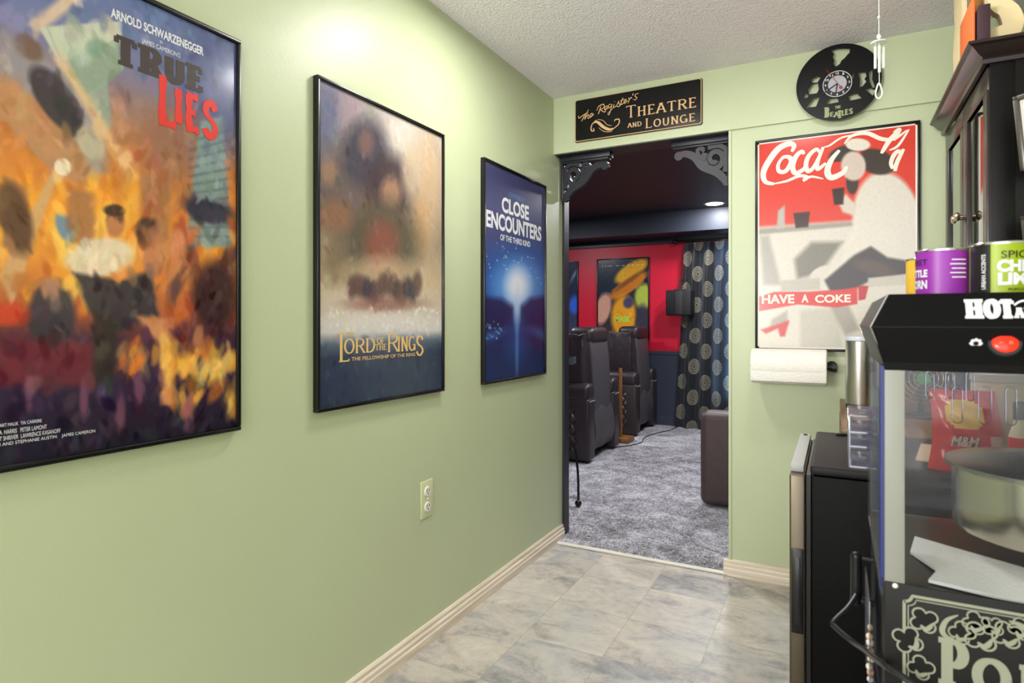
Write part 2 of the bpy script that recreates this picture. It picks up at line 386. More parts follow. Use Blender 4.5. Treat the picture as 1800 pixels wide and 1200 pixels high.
# slab / serif capitals drawn as strokes
A8 = lambda *a, **k: arcp(*a, **k)
GLYPH = {
 'A': [[(0, 0), (.46, 1)], [(.54, 1), (1, 0)], [(.2, .34), (.8, .34)]],
 'B': [[(.15, 0), (.15, 1)], [(.15, 1)] + A8(.5, .76, .36, 90, -90, 10, ry=.24) + [(.15, .52)], [(.15, .52)] + A8(.5, .26, .42, 90, -90, 10, ry=.26) + [(.15, 0)]],
 'D': [[(.15, 0), (.15, 1)], [(.0, 1)] + A8(.4, .5, .55, 90, -90, 16, ry=.5) + [(.0, 0)]],
 'E': [[(.18, 0), (.18, 1)], [(0, 1), (.9, 1)], [(.18, .52), (.7, .52)], [(0, 0), (.95, 0)]],
 'G': [A8(.5, .5, .46, 50, 340, 20, ry=.5), [(.93, .0), (.93, .42)], [(.65, .42), (1.02, .42)]],
 'H': [[(.15, 0), (.15, 1)], [(.85, 0), (.85, 1)], [(.15, .52), (.85, .52)]],
 'I': [[(.5, 0), (.5, 1)]],
 'L': [[(.2, 0), (.2, 1)], [(0, 0), (.95, 0)]],
 'N': [[(.14, 0), (.14, 1)], [(.14, 1), (.86, 0)], [(.86, 0), (.86, 1)]],
 'O': [A8(.5, .5, .46, 0, 360, 28, ry=.5)],
 'P': [[(.2, 0), (.2, 1)], [(.0, 1)] + A8(.52, .73, .4, 90, -90, 12, ry=.27) + [(.2, .46)]],
 'R': [[(.15, 0), (.15, 1)], [(.0, 1)] + A8(.5, .75, .38, 90, -90, 12, ry=.25) + [(.15, .5)], [(.5, .5), (.95, 0)]],
 'S': [crom([(.88, .8), (.7, .97), (.4, .99), (.14, .8), (.3, .58), (.7, .44), (.9, .22), (.62, .01), (.3, .02), (.1, .2)], 4)],
 'C': [A8(.52, .5, .46, 45, 315, 20, ry=.5)],
 'F': [[(.18, 0), (.18, 1)], [(0, 1), (.9, 1)], [(.18, .52), (.7, .52)]],
 'T': [[(.5, 0), (.5, 1)], [(.0, 1), (1, 1)]],
 'U': [[(.15, 1), (.15, .35)] + A8(.5, .35, .35, 180, 360, 12, ry=.35) + [(.85, 1)]],
 'K': [[(.15, 0), (.15, 1)], [(.15, .45), (.85, 1)], [(.38, .6), (.95, 0)]],
}
def serif(mb, s, box, to3, d=.0006, d0=None, thick=.22, thin=.09, slab=.34, gap=.16, caps=None, widths=None, grow=None):
    """capital letters with serifs; thick/thin are stroke widths as a share of the letter height"""
    u0, v0, u1, v1 = box; Hh = v1 - v0; ws = []
    for i, ch in enumerate(s): ws.append((widths or {}).get(ch, .45 if ch == 'I' else .85 if ch in 'EFLSP' else 1.) * (1.15 if grow and i == 0 else 1))
    tot = sum(ws) + gap * (len(s) - 1); k = (u1 - u0) / tot; u = u0
    for i, ch in enumerate(s):
        w = ws[i] * k; h = Hh * (grow if grow and i == 0 else 1); vb = v0
        if ch != ' ':
            m_t, m_n = thick * Hh, thin * Hh
            ins = m_t * .5
            f = lambda p: (u + ins * .6 + p[0] * (w - ins * 1.2), vb + m_n / 2 + p[1] * (h - m_n))
            for st in GLYPH[ch]:
                q = [f(p) for p in st]; dx = abs(q[-1][0] - q[0][0]); dy = abs(q[-1][1] - q[0][1])
                def wid(t, q=q):
                    i0 = min(int(t * (len(q) - 1)), len(q) - 2); a, b = q[i0], q[i0 + 1]
                    l = math.hypot(b[0] - a[0], b[1] - a[1]) or 1; return m_n + (m_t - m_n) * abs(b[1] - a[1]) / l
                if len(q) > 2:
                    ww = [wid((j - .5) / (len(q) - 1)) for j in range(len(q))]
                    mb.ribbon(q, lambda t, ww=ww: ww[min(int(round(t * (len(ww) - 1))), len(ww) - 1)], to3, d0 if d0 is not None else d - .0004, d)
                else: mb.ribbon(q, wid(0.), to3, d0 if d0 is not None else d - .0004, d)
                if slab and not (ch in 'OSCG' or (len(q) > 2 and ch != 'U')):
                    for e in (q[0], q[-1]):
                        if dy > dx * .8 and (abs(e[1] - vb) < m_n * 1.2 or abs(e[1] - (vb + h)) < m_n * 1.2):
                            mb.ribbon([(e[0] - slab * Hh / 2, e[1]), (e[0] + slab * Hh / 2, e[1])], m_n, to3, d0 if d0 is not None else d - .0004, d)
                        elif dx > dy * 2 and ch in 'TEFL' and (abs(e[0] - f((0, 0))[0]) < 1e-6 and ch == 'T' or e[0] > f((.6, 0))[0]):
                            sg = -1 if e[1] > vb + h * .75 else (1 if e[1] < vb + h * .25 else 0)
                            c = e[1] + sg * slab * Hh * .2
                            mb.ribbon([(e[0], c - slab * Hh * .2), (e[0], c + slab * Hh * .2)], m_n * 1.1, to3, d0 if d0 is not None else d - .0004, d)
        u += w + gap * k

# ------------------------------------------------------------------ printed pictures: soft colour fields on a fine grid
class Art:
    def __init__(s, quad, W_=150, H_=225):
        s.sharp = .5; s.W, s.H = W_, H_; s.im = np.zeros((H_, W_, 3))
        s.u, s.v = np.meshgrid((np.arange(W_) + .5) / W_, (np.arange(H_) + .5) / H_)
        A = []; B = []
        for (x, y), (u, v) in zip(quad, ((0, 0), (1, 0), (1, 1), (0, 1))):
            A += [[x, y, 1, 0, 0, 0, -u * x, -u * y], [0, 0, 0, x, y, 1, -v * x, -v * y]]; B += [u, v]
        h = np.linalg.solve(np.array(A, float), np.array(B, float)); s.h = np.append(h, 1).reshape(3, 3)
        hi = np.linalg.inv(s.h); q = np.stack([s.u, s.v, np.ones_like(s.u)], -1) @ hi.T
        s.x, s.y = q[..., 0] / q[..., 2], q[..., 1] / q[..., 2]        # measured position of each grid point
    def grad(s, stops):
        vs = [a for a, _ in stops]
        for c in range(3): s.im[..., c] = np.interp(s.v, vs, [k[c] for _, k in stops])
        return s
    def put(s, m, c, a=1.):
        m = np.clip(m, 0, 1)[..., None] * a; s.im = s.im * (1 - m) + np.array(c, float) * m; return s
    def blob(s, x, y, rx, ry, c, a=1., soft=.5, rot=0.):
        t = math.radians(rot); dx, dy = s.x - x, s.y - y
        p, q = dx * math.cos(t) + dy * math.sin(t), -dx * math.sin(t) + dy * math.cos(t)
        r = np.sqrt((p / rx) ** 2 + (q / ry) ** 2); soft *= s.sharp
        return s.put((1 + soft - r) / (2 * soft) if soft else (r < 1) * 1., c, a)
    def poly(s, pts, c, a=1., soft=1.5):
        n = len(pts); ins = np.zeros_like(s.x, bool); dist = np.full(s.x.shape, 1e9)
        for i in range(n):
            (x0, y0), (x1, y1) = pts[i], pts[(i + 1) % n]
            if y0 != y1: ins ^= ((y0 > s.y) != (y1 > s.y)) & (s.x < (x1 - x0) * (s.y - y0) / (y1 - y0) + x0)
            L = (x1 - x0) ** 2 + (y1 - y0) ** 2 or 1; t = np.clip(((s.x - x0) * (x1 - x0) + (s.y - y0) * (y1 - y0)) / L, 0, 1)
            dist = np.minimum(dist, np.hypot(s.x - x0 - t * (x1 - x0), s.y - y0 - t * (y1 - y0)))
        sd = np.where(ins, dist, -dist)
        return s.put(.5 + sd / (2 * soft), c, a)
    def flames(s, x0, x1, y0, y1, cols, n=40, size=(6, 22)):
        for i in range(n):
            x, y = random.uniform(x0, x1), random.uniform(y0, y1); h = random.uniform(*size)
            s.blob(x, y, h * random.uniform(.25, .5), h, random.choice(cols), random.uniform(.25, .7), .7, random.uniform(-25, 45))
        return s
    def specks(s, n, x0, x1, y0, y1, c, r=1.2):
        for i in range(n): s.blob(random.uniform(x0, x1), random.uniform(y0, y1), r * random.uniform(.5, 1.2), r * random.uniform(.5, 1.2), c, .9, .6)
        return s
    def dabs(s, n, r=(2, 6), j=26):
        H_, W_ = s.H, s.W
        for k in range(n):
            ci, cj = random.randrange(H_), random.randrange(W_); ry = random.uniform(*r); rx = ry * random.uniform(.25, .7); t = random.uniform(-.9, .9); R_ = int(ry * 1.6) + 2
            i0, i1, j0, j1 = max(0, ci - R_), min(H_, ci + R_), max(0, cj - R_), min(W_, cj + R_)
            yy, xx = np.mgrid[i0:i1, j0:j1]; dx, dy = xx - cj, yy - ci
            q = np.sqrt(((dx * math.cos(t) + dy * math.sin(t)) / rx) ** 2 + ((-dx * math.sin(t) + dy * math.cos(t)) / ry) ** 2)
            m = np.clip((1.3 - q) / .6, 0, 1)[..., None] * random.uniform(.35, .8); l = random.uniform(-j, j)
            c = s.im[ci, cj] + l + np.array([random.uniform(-8, 8) for _ in range(3)]); s.im[i0:i1, j0:j1] = s.im[i0:i1, j0:j1] * (1 - m) + c * m
        return s
    def build(s, name, to3, u0, v0, u1, v1, parent, mat, d=0., gain=1.):
        W_, H_ = s.W, s.H; uu = np.linspace(u0, u1, W_); vv = np.linspace(v1, v0, H_)
        V = [to3(a, b, d) for b in vv for a in uu]
        Fc = [(i * W_ + j, (i + 1) * W_ + j, (i + 1) * W_ + j + 1, i * W_ + j + 1) for i in range(H_ - 1) for j in range(W_ - 1)]
        me = bpy.data.meshes.new(name); me.from_pydata(V, [], Fc); me.materials.append(mat)
        at = me.color_attributes.new('Col', 'FLOAT_COLOR', 'POINT')
        c = np.clip(s.im / 255, 0, 1); c = np.where(c <= .04045, c / 12.92, ((c + .055) / 1.055) ** 2.4) * gain
        at.data.foreach_set('color', np.concatenate([c, np.ones((H_, W_, 1))], -1).astype(np.float32).ravel())
        o = bpy.data.objects.new(name, me); COL.objects.link(o); adopt(o, parent); return o

# ------------------------------------------------------------------ the setting
XL, XR = -1.277, .83; YB, YF = 2.885, -2.6; ZC = 2.27; YT = 2.995
TX0, TX1, TY = -5.2, 1.6, 6.72
struct(MB().box(XL - .1, XL, YF, YT, 0, ZC), 'wall_left', GREEN)
struct(MB().box(XR, XR + .1, -1.4, YB + .11, 0, ZC), 'wall_right', GREEN)
# the lounge is open behind and to the right of the viewpoint, towards the bright room next to it
b = MB(); b.box(XL, XR, YB - .005, YB + .012, 1.988, ZC); b.box(-.426, XR, YB + .008, YT, 0, 1.988)
b.box(-.426, -.413, YB + .002, YB + .010, .062, 1.988, .002)
struct(b, 'wall_back', GREEN)
struct(MB().box(XL, -.426, YB + .012, YT + .03, 1.985, ZC), 'wall_header', TRIMB)
struct(MB().box(XL - .1, XR + .1, YF - .1, YT - .1, -.1, 0).box(XR + .1, 3.2, YF - .1, -1.3, -.1, 0), 'floor', VINYL)
struct(MB().box(XL - .1, XR + .1, YF - .1, YT, ZC, ZC + .1).box(XR + .1, 3.2, YF - .1, -1.3, ZC, ZC + .1), 'ceiling', CEIL)
# theatre room
b = MB(); b.box(TX0, TX1, YT - .1, TY, -.1, .008)
struct(b, 'floor', CARPET)
struct(MB().box(TX0, TX1, YT, TY, ZC, ZC + .1), 'ceiling', DCEIL)
b = MB(); b.box(TX0, TX1, TY, TY + .1, .80, ZC); struct(b, 'wall_far', RED)
struct(MB().box(TX0, TX1, TY - .012, TY + .1, 0, .80), 'wall_far', NAVY)
struct(MB().box(TX0 - .1, TX0, YT, TY, 0, ZC), 'wall_left', NAVY)
struct(MB().box(TX1, TX1 + .1, YT, TY, 0, ZC), 'wall_right', NAVY)
b = MB(); b.box(TX0, XL - .1, YT - .1, YT, 0, ZC); struct(b, 'wall_front', NAVY)
b = MB(); b.box(XR + .1, TX1, YT - .1, YT, 0, ZC); struct(b, 'wall_front', NAVY)
struct(MB().box(TX0, TX1, 6.36, TY, 2.055, ZC), 'wall_soffit', flat('soffit_paint', (48, 52, 64), .5))
b = MB(); b.box(TX0, TX1, TY - .03, TY, 1.985, 2.055); struct(b, 'trim_1', TRIMB)
b = MB(); b.box(TX0, TX1, TY - .022, TY - .012, .775, .815, .003); struct(b, 'trim_2', NAVY)
b = MB(); b.box(TX0, TX1, TY - .028, TY - .012, .008, .10, .003); struct(b, 'trim_3', NAVY)
# black casing at the end of the left wall
b = MB(); b.box(XL - .02, XL + .012, 2.990, 3.055, .008, 1.985, .002); b.box(XL - .1, XL + .004, 3.03, 3.06, .008, 1.985); struct(b, 'trim_4', TRIMB)
# metal edge strip between vinyl and carpet
b = MB(); b.box(XL + .02, -.432, YB - .015, YB + .012, 0, .010, .004); struct(b, 'trim_5', flat('pale_strip', (222, 218, 205), .4))
# baseboards with a stepped moulding
prof = [(0, 0), (.017, 0), (.017, .030), (.014, .034), (.014, .046), (.009, .052), (.009, .062), (.004, .070), (0, .070)]
b = MB(); b.prism([(p[0], p[1]) for p in prof], lambda u, v, d: (XL + u, d, v), YF, 2.987); struct(b, 'baseboard_left', BOARD)
b = MB(); b.prism([(p[0], p[1]) for p in prof], lambda u, v, d: (d, YB + .008 - u * 1.2, v), -.446, XR); struct(b, 'baseboard_back', BOARDX)

# ------------------------------------------------------------------ wall posters
def poster(u0, v0, u1, v1, to3, label, cat, art, group=None, fw=.010, fd=.020, mat=BLK, edge=.0):
    c = to3((u0 + u1) / 2, v0, 0); t = thing('framed_poster', label, cat, c, group)
    b = MB()
    for (a0, b0, a1, b1) in ((u0, v0, u1, v0 + fw), (u0, v1 - fw, u1, v1), (u0, v0 + fw, u0 + fw, v1 - fw), (u1 - fw, v0 + fw, u1, v1 - fw)):
        p, q = to3(a0, b0, 0), to3(a1, b1, fd)
        b.box(*[f(p[i], q[i]) for i in range(3) for f in (min, max)], .0025, 2)
    b.build('frame', mat, t)
    art.build('print', to3, u0 + fw * .5, v0 + fw * .5, u1 - fw * .5, v1 - fw * .5, t, PRINT, fd - .008)
    if edge:
        b = MB(); e = edge
        for (a0, b0, a1, b1) in ((u0 + fw, v0 + fw, u1 - fw, v0 + fw + e), (u0 + fw, v1 - fw - e, u1 - fw, v1 - fw), (u0 + fw, v0 + fw, u0 + fw + e, v1 - fw), (u1 - fw - e, v0 + fw, u1 - fw, v1 - fw)):
            b.add([to3(a0, b0, fd - .0072), to3(a1, b0, fd - .0072), to3(a1, b1, fd - .0072), to3(a0, b1, fd - .0072)], [(0, 1, 2, 3)])
        b.build('print_border', CREAM, t)
    return t
PL = P_left(XL); FD = .020; LX = XL + FD - .008; TD = FD - .0074
def lbox(x0, y0, x1, y1):       # bottom-left and top-right of a line of print, on the left wall
    a = on_left(x0, y0, LX); c = on_left(x1, y1, LX); return (a[0], a[1], c[0], c[1])

# big action film poster, nearest
a = Art([(-209, -182), (411, 74), (418, 752), (-209, 895)], 220, 300)
a.grad([(0, (92, 112, 158)), (.16, (118, 122, 160)), (.27, (160, 118, 98)), (.36, (196, 120, 62)), (.5, (236, 150, 52)), (.6, (232, 150, 62)), (.7, (176, 92, 56)), (.76, (74, 44, 62)), (.86, (52, 38, 62)), (1, (36, 30, 44))])
a.blob(370, 150, 70, 120, (84, 92, 134), .9, .7).blob(300, 260, 60, 70, (148, 104, 84), .8, .8).blob(395, 60, 60, 60, (82, 94, 140), .9, .7)
a.poly([(150, 0), (62, 72), (40, 60), (110, 0)], (228, 196, 160), .85, 6)
a.poly([(58, 64), (205, 47), (208, 128), (120, 190), (86, 110)], (196, 200, 178), 1, 2).poly([(90, 128), (206, 72), (208, 132), (130, 196)], (142, 160, 138), .95, 2)
for k in range(5): a.poly([(70 + 26 * k, 62 - 3 * k), (74 + 26 * k, 62 - 3 * k), (104 + 21 * k, 128 - 14 * k), (100 + 21 * k, 128 - 14 * k)], (168, 176, 158), .7, 1)
a.poly([(110, 200), (180, 150), (190, 230), (165, 260)], (150, 172, 156), .8, 3)
a.poly([(347, 214), (384, 204), (404, 430), (318, 440)], (124, 152, 150), .92, 3)
for k in range(12): a.poly([(325, 250 + 15 * k), (400, 225 + 17 * k), (400, 229 + 17 * k), (325, 255 + 15 * k)], (74, 92, 112), .6, 2)
a.blob(70, 205, 150, 66, (150, 142, 146), .95, .25, 50).blob(60, 240, 130, 34, (196, 136, 84), .85, .4, 44).blob(90, 190, 70, 30, (58, 50, 56), .9, .25, 52).blob(152, 262, 34, 22, (196, 182, 150), .85, .3, 60)
a.poly([(88, 118), (104, 118), (240, 318), (222, 330)], (236, 190, 140), .8, 6)
a.blob(40, 100, 30, 18, (112, 84, 64), .8, .4, 40)
a.flames(-40, 230, 330, 540, [(252, 196, 70), (250, 166, 44), (244, 128, 36), (255, 218, 110)], 60, (14, 40))
a.poly([(-10, 500), (78, 320), (92, 326), (10, 560)], (206, 168, 122), .8, 3).blob(102, 306, 15, 15, (238, 220, 190), 1, .15)
for (x, y, w, h) in ((-60, 430, 40, 110), (18, 390, 22, 60), (135, 390, 24, 50), (268, 370, 26, 60)): a.poly([(x - w, y - h), (x + w, y - h * .8), (x + w, y + h), (x - w, y + h)], (150, 106, 78), .7, 6)
a.flames(250, 420, 360, 560, [(92, 50, 50), (60, 44, 60), (170, 80, 50), (210, 110, 56)], 40, (14, 34))
a.blob(362, 372, 44, 20, (52, 50, 66), .95, .4, 12).blob(372, 520, 40, 62, (52, 34, 40), .9, .5)
# loose figure-sized patches of dark, cream and warm tones
a.blob(16, 400, 30, 66, (92, 64, 48), .9, .4, -15)
a.blob(168, 462, 62, 34, (232, 214, 184), .95, .3, -12).blob(196, 400, 17, 24, (186, 120, 82), .9, .35).blob(194, 378, 19, 10, (52, 38, 34), .9, .4)
a.blob(252, 412, 20, 24, (60, 42, 38), .9, .4).blob(262, 450, 18, 44, (196, 128, 88), .9, .4).blob(300, 450, 20, 44, (204, 134, 86), .85, .4, 10).blob(106, 412, 14, 28, (110, 140, 170), .9, .4, -25)
a.poly([(120, 490), (205, 500), (260, 480), (275, 560), (210, 590), (150, 560)], (54, 52, 62), .92, 5)
a.poly([(160, 560), (205, 560), (192, 690), (150, 690)], (52, 44, 44), .95, 5)
a.blob(84, 570, 42, 66, (66, 58, 68), .95, .3).blob(82, 520, 18, 24, (196, 138, 104), .85, .4)
a.poly([(232, 560), (300, 566), (302, 712), (280, 716), (276, 610)], (214, 142, 96), .9, 5)
a.blob(0, 570, 36, 20, (206, 74, 44), .9, .5).poly([(-40, 612), (160, 612), (156, 690), (-40, 700)], (120, 44, 54), .75, 8)
a.flames(200, 420, 600, 650, [(248, 200, 96), (250, 176, 60), (240, 128, 46)], 40, (12, 30)).flames(290, 420, 620, 720, [(250, 212, 110), (252, 190, 80), (238, 140, 52)], 40, (10, 26))
for x, y in ((44, 705), (142, 715), (208, 735), (240, 690), (330, 730)): a.blob(x, y, 8, 34, (152, 88, 116), .6, .8)
a.dabs(1500, (2, 7), 24)
LU0, LU1 = .378, .998; Z0, Z1 = .872, 1.803
t = poster(LU0, Z0, LU1, Z1, PL, 'large framed film poster at far left, fiery orange under a blue sky', 'poster', a, 'framed film posters on the green wall')
b = MB(); text(b, 'ARNOLD SCHWARZENEGGER', lbox(194.5, 30, 357.5, 83.6), PL, TD, .03); text(b, "JAMES CAMERON'S", lbox(249, 77.5, 316.5, 94), PL, TD); text(b, 'IN', lbox(281, 76, 285, 72.5), PL, TD)
b.build('cast_lettering', WHITEINK, t); b = MB()
rows = [(73, 752.5, 'JAMIE LEE CURTIS  TOM ARNOLD  BILL PAXTON  ART MALIK  TIA CARRERE'), (82, 764, 'MARK GOLDBLATT  CONRAD BUFF  RICHARD A. HARRIS   PETER LAMONT'), (106, 775, 'RUSSELL CARPENTER   RAE SANCHINI  ROBERT SHRIVER  LAWRENCE KASANOFF'), (167, 786, 'DIDIER KAMINKA    JAMES CAMERON AND STEPHANIE AUSTIN    JAMES CAMERON')]
for x1, yb, s_ in rows: zb = on_left(0, yb, LX)[1]; text(b, s_, (LU0 + .02, zb, on_left(x1, 760, LX)[0], zb + .0075), PL, TD)
b.build('credit_lettering', WHITEINK, t)
b = MB(); bx = lbox(199, 109, 358, 121); serif(b, 'TRUE', (bx[0], bx[1], bx[2], bx[3]), PL, TD, None, .33, .15, .50, .10); b.build('lettering', flat('charcoal_ink', (62, 52, 46), .4), t)
b = MB(); L0 = on_left(277, 212, LX); L1 = on_left(382, 174, LX); w_ = (L1[0] - L0[0]); h_ = .085
for i, (ch, sc) in enumerate(zip('LIES', (1.25, .95, .9, .95))):
    q = [[(x * .9 + .05, y) for x, y in st] for st in GLYPH[ch]]; uo = L0[0] + w_ * (0, .27, .45, .74)[i]; ww = w_ * (.32, .12, .24, .26)[i]
    for st in q:
        pts = [(uo + ww * p[0], L0[1] + (.012 if i else 0) + h_ * sc * p[1] * .93 - .004 * i) for p in st]
        if len(pts) == 2: pts = [tuple(pts[0][k] + (pts[1][k] - pts[0][k]) * j / 5 for k in (0, 1)) for j in range(6)]
        pts = [(p[0] + random.uniform(-.001, .001), p[1] + random.uniform(-.001, .001)) for p in pts]
        b.ribbon(pts, lambda t_: .0145 + .003 * math.sin(9 * t_), PL, TD, TD + .0004)
b.build('lettering', REDINK, t)

# fantasy film poster, middle
a = Art([(553, 132), (777, 237), (775, 685), (552, 722)], 160, 240); a.sharp = .75
a.grad([(0, (168, 160, 160)), (.2, (160, 148, 140)), (.42, (150, 134, 112)), (.58, (192, 170, 140)), (.68, (200, 186, 168)), (.765, (204, 200, 196)), (.80, (92, 104, 122)), (.84, (48, 60, 84)), (1, (52, 62, 86))])
a.blob(570, 200, 28, 80, (108, 110, 142), .9, .7).blob(612, 180, 20, 60, (160, 140, 150), .8, .8).blob(700, 250, 40, 60, (206, 198, 188), .9, .7).blob(752, 320, 26, 90, (196, 168, 136), .9, .7)
a.blob(600, 330, 50, 80, (96, 84, 84), .85, .6).blob(640, 270, 40, 62, (74, 70, 84), .95, .4).blob(640, 250, 13, 24, (150, 112, 98), .6, .6).blob(575, 300, 14, 24, (176, 134, 104), .6, .6)
a.blob(682, 330, 42, 60, (70, 56, 64), .95, .4).blob(684, 340, 18, 28, (188, 144, 112), .75, .5).blob(722, 300, 18, 50, (196, 176, 150), .8, .5).blob(736, 400, 16, 50, (190, 150, 104), .7, .6)
a.blob(664, 430, 70, 80, (86, 82, 68), .95, .35).blob(668, 440, 28, 50, (140, 84, 70), .8, .6).blob(585, 380, 30, 30, (142, 104, 78), .8, .6).blob(585, 455, 26, 40, (110, 96, 74), .7, .8)
a.blob(668, 478, 60, 26, (196, 168, 132), .8, .7)
for k in range(14): a.blob(614 + 9 * k, 508 + random.uniform(-12, 8), 8, 20, random.choice([(66, 54, 60), (92, 70, 66), (58, 56, 66)]), .85, .5)
a.blob(672, 534, 64, 12, (126, 84, 76), .7, .7).blob(660, 565, 100, 14, (212, 206, 202), .8, .8)
a.specks(40, 556, 770, 540, 580, (222, 216, 210), 3)
a.dabs(650, (2, 5), 15)
t = poster(1.243, Z0 + .008, 1.862, Z1 + .008, PL, 'framed fantasy film poster with gold title, tan fading to dark blue, middle of green wall', 'poster', a, 'framed film posters on the green wall')
Zq = lambda x, y: (530 + x / 3.87, 420 + y / 3.87)
def zb(x0, y0, x1, y1): return lbox(*Zq(x0, y0), *Zq(x1, y1))
b = MB()
serif(b, 'L', zb(250, 838, 330, 630), PL, TD, None, .12, .045, .17, .1); serif(b, 'ORD', zb(288, 782, 500, 672), PL, TD, None, .17, .06, .22, .04)
serif(b, 'THE', zb(300, 662, 357, 632), PL, TD, None, .18, .09, .3, .1); serif(b, 'OF', zb(513, 714, 563, 670), PL, TD, None, .18, .08, .3, .08); serif(b, 'THE', zb(500, 757, 578, 712), PL, TD, None, .18, .08, .3, .08)
serif(b, 'R', zb(580, 770, 660, 644), PL, TD, None, .14, .05, .2, .1); serif(b, 'ING', zb(650, 766, 775, 660), PL, TD, None, .16, .06, .22, .06); serif(b, 'S', zb(775, 795, 832, 655), PL, TD, None, .14, .06, 0, .1)
text(b, 'THE FELLOWSHIP OF THE RING', zb(340, 829, 772, 772), PL, TD, .01)
b.build('lettering', TITLEG, t)

# blue science-fiction poster, farthest
a = Art([(847, 276), (956, 328), (957, 657), (847, 676)], 150, 225)
a.grad([(0, (64, 66, 104)), (.2, (82, 84, 126)), (.45, (70, 76, 128)), (.6, (40, 66, 128)), (.68, (34, 46, 92)), (.8, (30, 46, 92)), (1, (40, 56, 100))])
a.sharp = .8
a.blob(908, 500, 58, 54, (40, 116, 206), .9, .9).blob(908, 505, 36, 40, (124, 178, 236), .95, .8).blob(908, 502, 19, 30, (228, 234, 248), 1, .7)
a.poly([(843, 520), (880, 524), (902, 540), (900, 570), (843, 590)], (34, 42, 84), .9, 6).poly([(960, 520), (930, 524), (912, 540), (916, 570), (960, 590)], (34, 44, 90), .9, 6)
a.blob(907, 545, 5, 30, (190, 214, 246), .9, .8).blob(907, 600, 3, 50, (120, 160, 220), .8, .8).blob(907, 600, 18, 34, (40, 90, 170), .5, .9)
a.sharp = 1.
a.blob(862, 590, 20, 8, (60, 110, 180), .6, .8, -22).blob(948, 586, 16, 8, (70, 120, 190), .5, .8, 30)
a.specks(45, 850, 950, 425, 500, (196, 214, 240), 1.1).specks(30, 850, 880, 565, 595, (120, 180, 236), 1.3)
t = poster(2.147, Z0 + .004, 2.750, Z1 - .004, PL, 'narrow-looking framed blue film poster with white glow, nearest the doorway', 'poster', a, 'framed film posters on the green wall')
Zq = lambda x, y: (820 + x / 2.667, 250 + y / 2.667)
b = MB(); text(b, 'CLOSE', zb(165, 326, 292, 300), PL, TD, .035); text(b, 'ENCOUNTERS', zb(92, 395, 350, 396), PL, TD, .035); text(b, 'OF THE THIRD KIND', zb(158, 458, 298, 466), PL, TD, .02)
b.build('lettering', WHITEINK, t)
b = MB(); text(b, 'A STEVEN SPIELBERG FILM', zb(197, 256, 270, 262), PL, TD); b.build('lettering', BLUEINK, t)

# vintage soda advert on the back wall
PB = P_back(YB + .008); KY = YB + .008 - FD + .008
a = Art([(1328, 250), (1617, 209), (1617, 621), (1328, 612)], 190, 280)
a.grad([(0, (226, 62, 46)), (.40, (224, 66, 50)), (.42, (222, 216, 202)), (1, (226, 220, 206))])
a.poly([(1328, 402), (1500, 388), (1500, 396), (1328, 412)], (150, 146, 136), .8, 2).poly([(1335, 415), (1350, 412), (1372, 500), (1340, 500)], (168, 164, 154), .8, 4)
a.poly([(1395, 455), (1425, 425), (1480, 424), (1440, 480), (1400, 490)], (116, 112, 100), .85, 5)
a.blob(1560, 395, 62, 96, (228, 222, 208), 1, .12, -8).blob(1512, 430, 26, 62, (228, 222, 208), 1, .15, 22).blob(1580, 440, 40, 60, (228, 222, 208), 1, .2)
a.blob(1540, 282, 34, 22, (62, 52, 46), 1, .2, 15).blob(1497, 318, 11, 22, (66, 56, 50), 1, .2).blob(1480, 268, 26, 13, (62, 54, 48), 1, .2, -20).blob(1499, 290, 22, 26, (216, 200, 186), 1, .2).blob(1507, 252, 22, 11, (234, 228, 212), 1, .2)
a.poly([(1448, 492), (1500, 448), (1530, 432), (1560, 452), (1598, 458), (1598, 482), (1530, 492), (1490, 515), (1462, 520)], (66, 60, 58), 1, 3).blob(1535, 470, 38, 12, (110, 84, 66), .6, .7, 15)
a.blob(1440, 478, 20, 9, (222, 214, 200), 1, .3, -28).poly([(1470, 350), (1486, 340), (1505, 360), (1500, 378), (1480, 372)], (220, 208, 194), 1, 3)
a.poly([(1461, 331), (1483, 328), (1481, 358), (1465, 359)], (56, 40, 38), 1, 1.5).poly([(1393, 374), (1422, 371), (1419, 398), (1397, 400)], (66, 44, 42), 1, 1.5).poly([(1366, 370), (1378, 360), (1378, 400), (1364, 402)], (190, 184, 174), 1, 2)
a.poly([(1372, 492), (1440, 488), (1440, 508), (1372, 512)], (196, 190, 176), 1, 2).poly([(1525, 488), (1610, 480), (1612, 500), (1525, 504)], (206, 200, 184), 1, 2)
a.poly([(1405, 545), (1470, 540), (1480, 612), (1405, 612)], (200, 196, 180), .9, 4).poly([(1456, 535), (1490, 535), (1510, 580), (1484, 590)], (170, 164, 152), .9, 4).poly([(1355, 560), (1382, 545), (1384, 570), (1352, 574)], (176, 170, 158), .9, 3)
a.poly([(1336, 578), (1386, 562), (1378, 590), (1370, 590), (1366, 576), (1345, 585)], (214, 60, 54), .95, 2)
a.poly([(1331, 521), (1360, 512), (1420, 512), (1480, 508), (1506, 504), (1506, 534), (1470, 540), (1400, 534), (1331, 546)], (222, 58, 52), 1, 1.2).poly([(1508, 502), (1526, 502), (1520, 526), (1508, 528)], (196, 44, 44), 1, 1.2)
a.im *= .94
t = poster(-.313, 1.008, .293, 1.922, PB, 'red and cream soda advert in a black frame on the back wall', 'poster', a, None, edge=.006)
KQ = lambda x, y: on_back(1300 + x / 3.53, 60 + y / 3.53, KY)
b = MB()
def script(mb, pts, w0, w1, to3, d, conv, k=8, cap=.25):
    q = [conv(*p) for p in crom(pts, k)]
    mb.ribbon(q, lambda s_: w0 + (w1 - w0) * math.sin(PI * min(1, max(0, s_))) ** .8, to3, d, d + .0004)
KD = FD - .0076
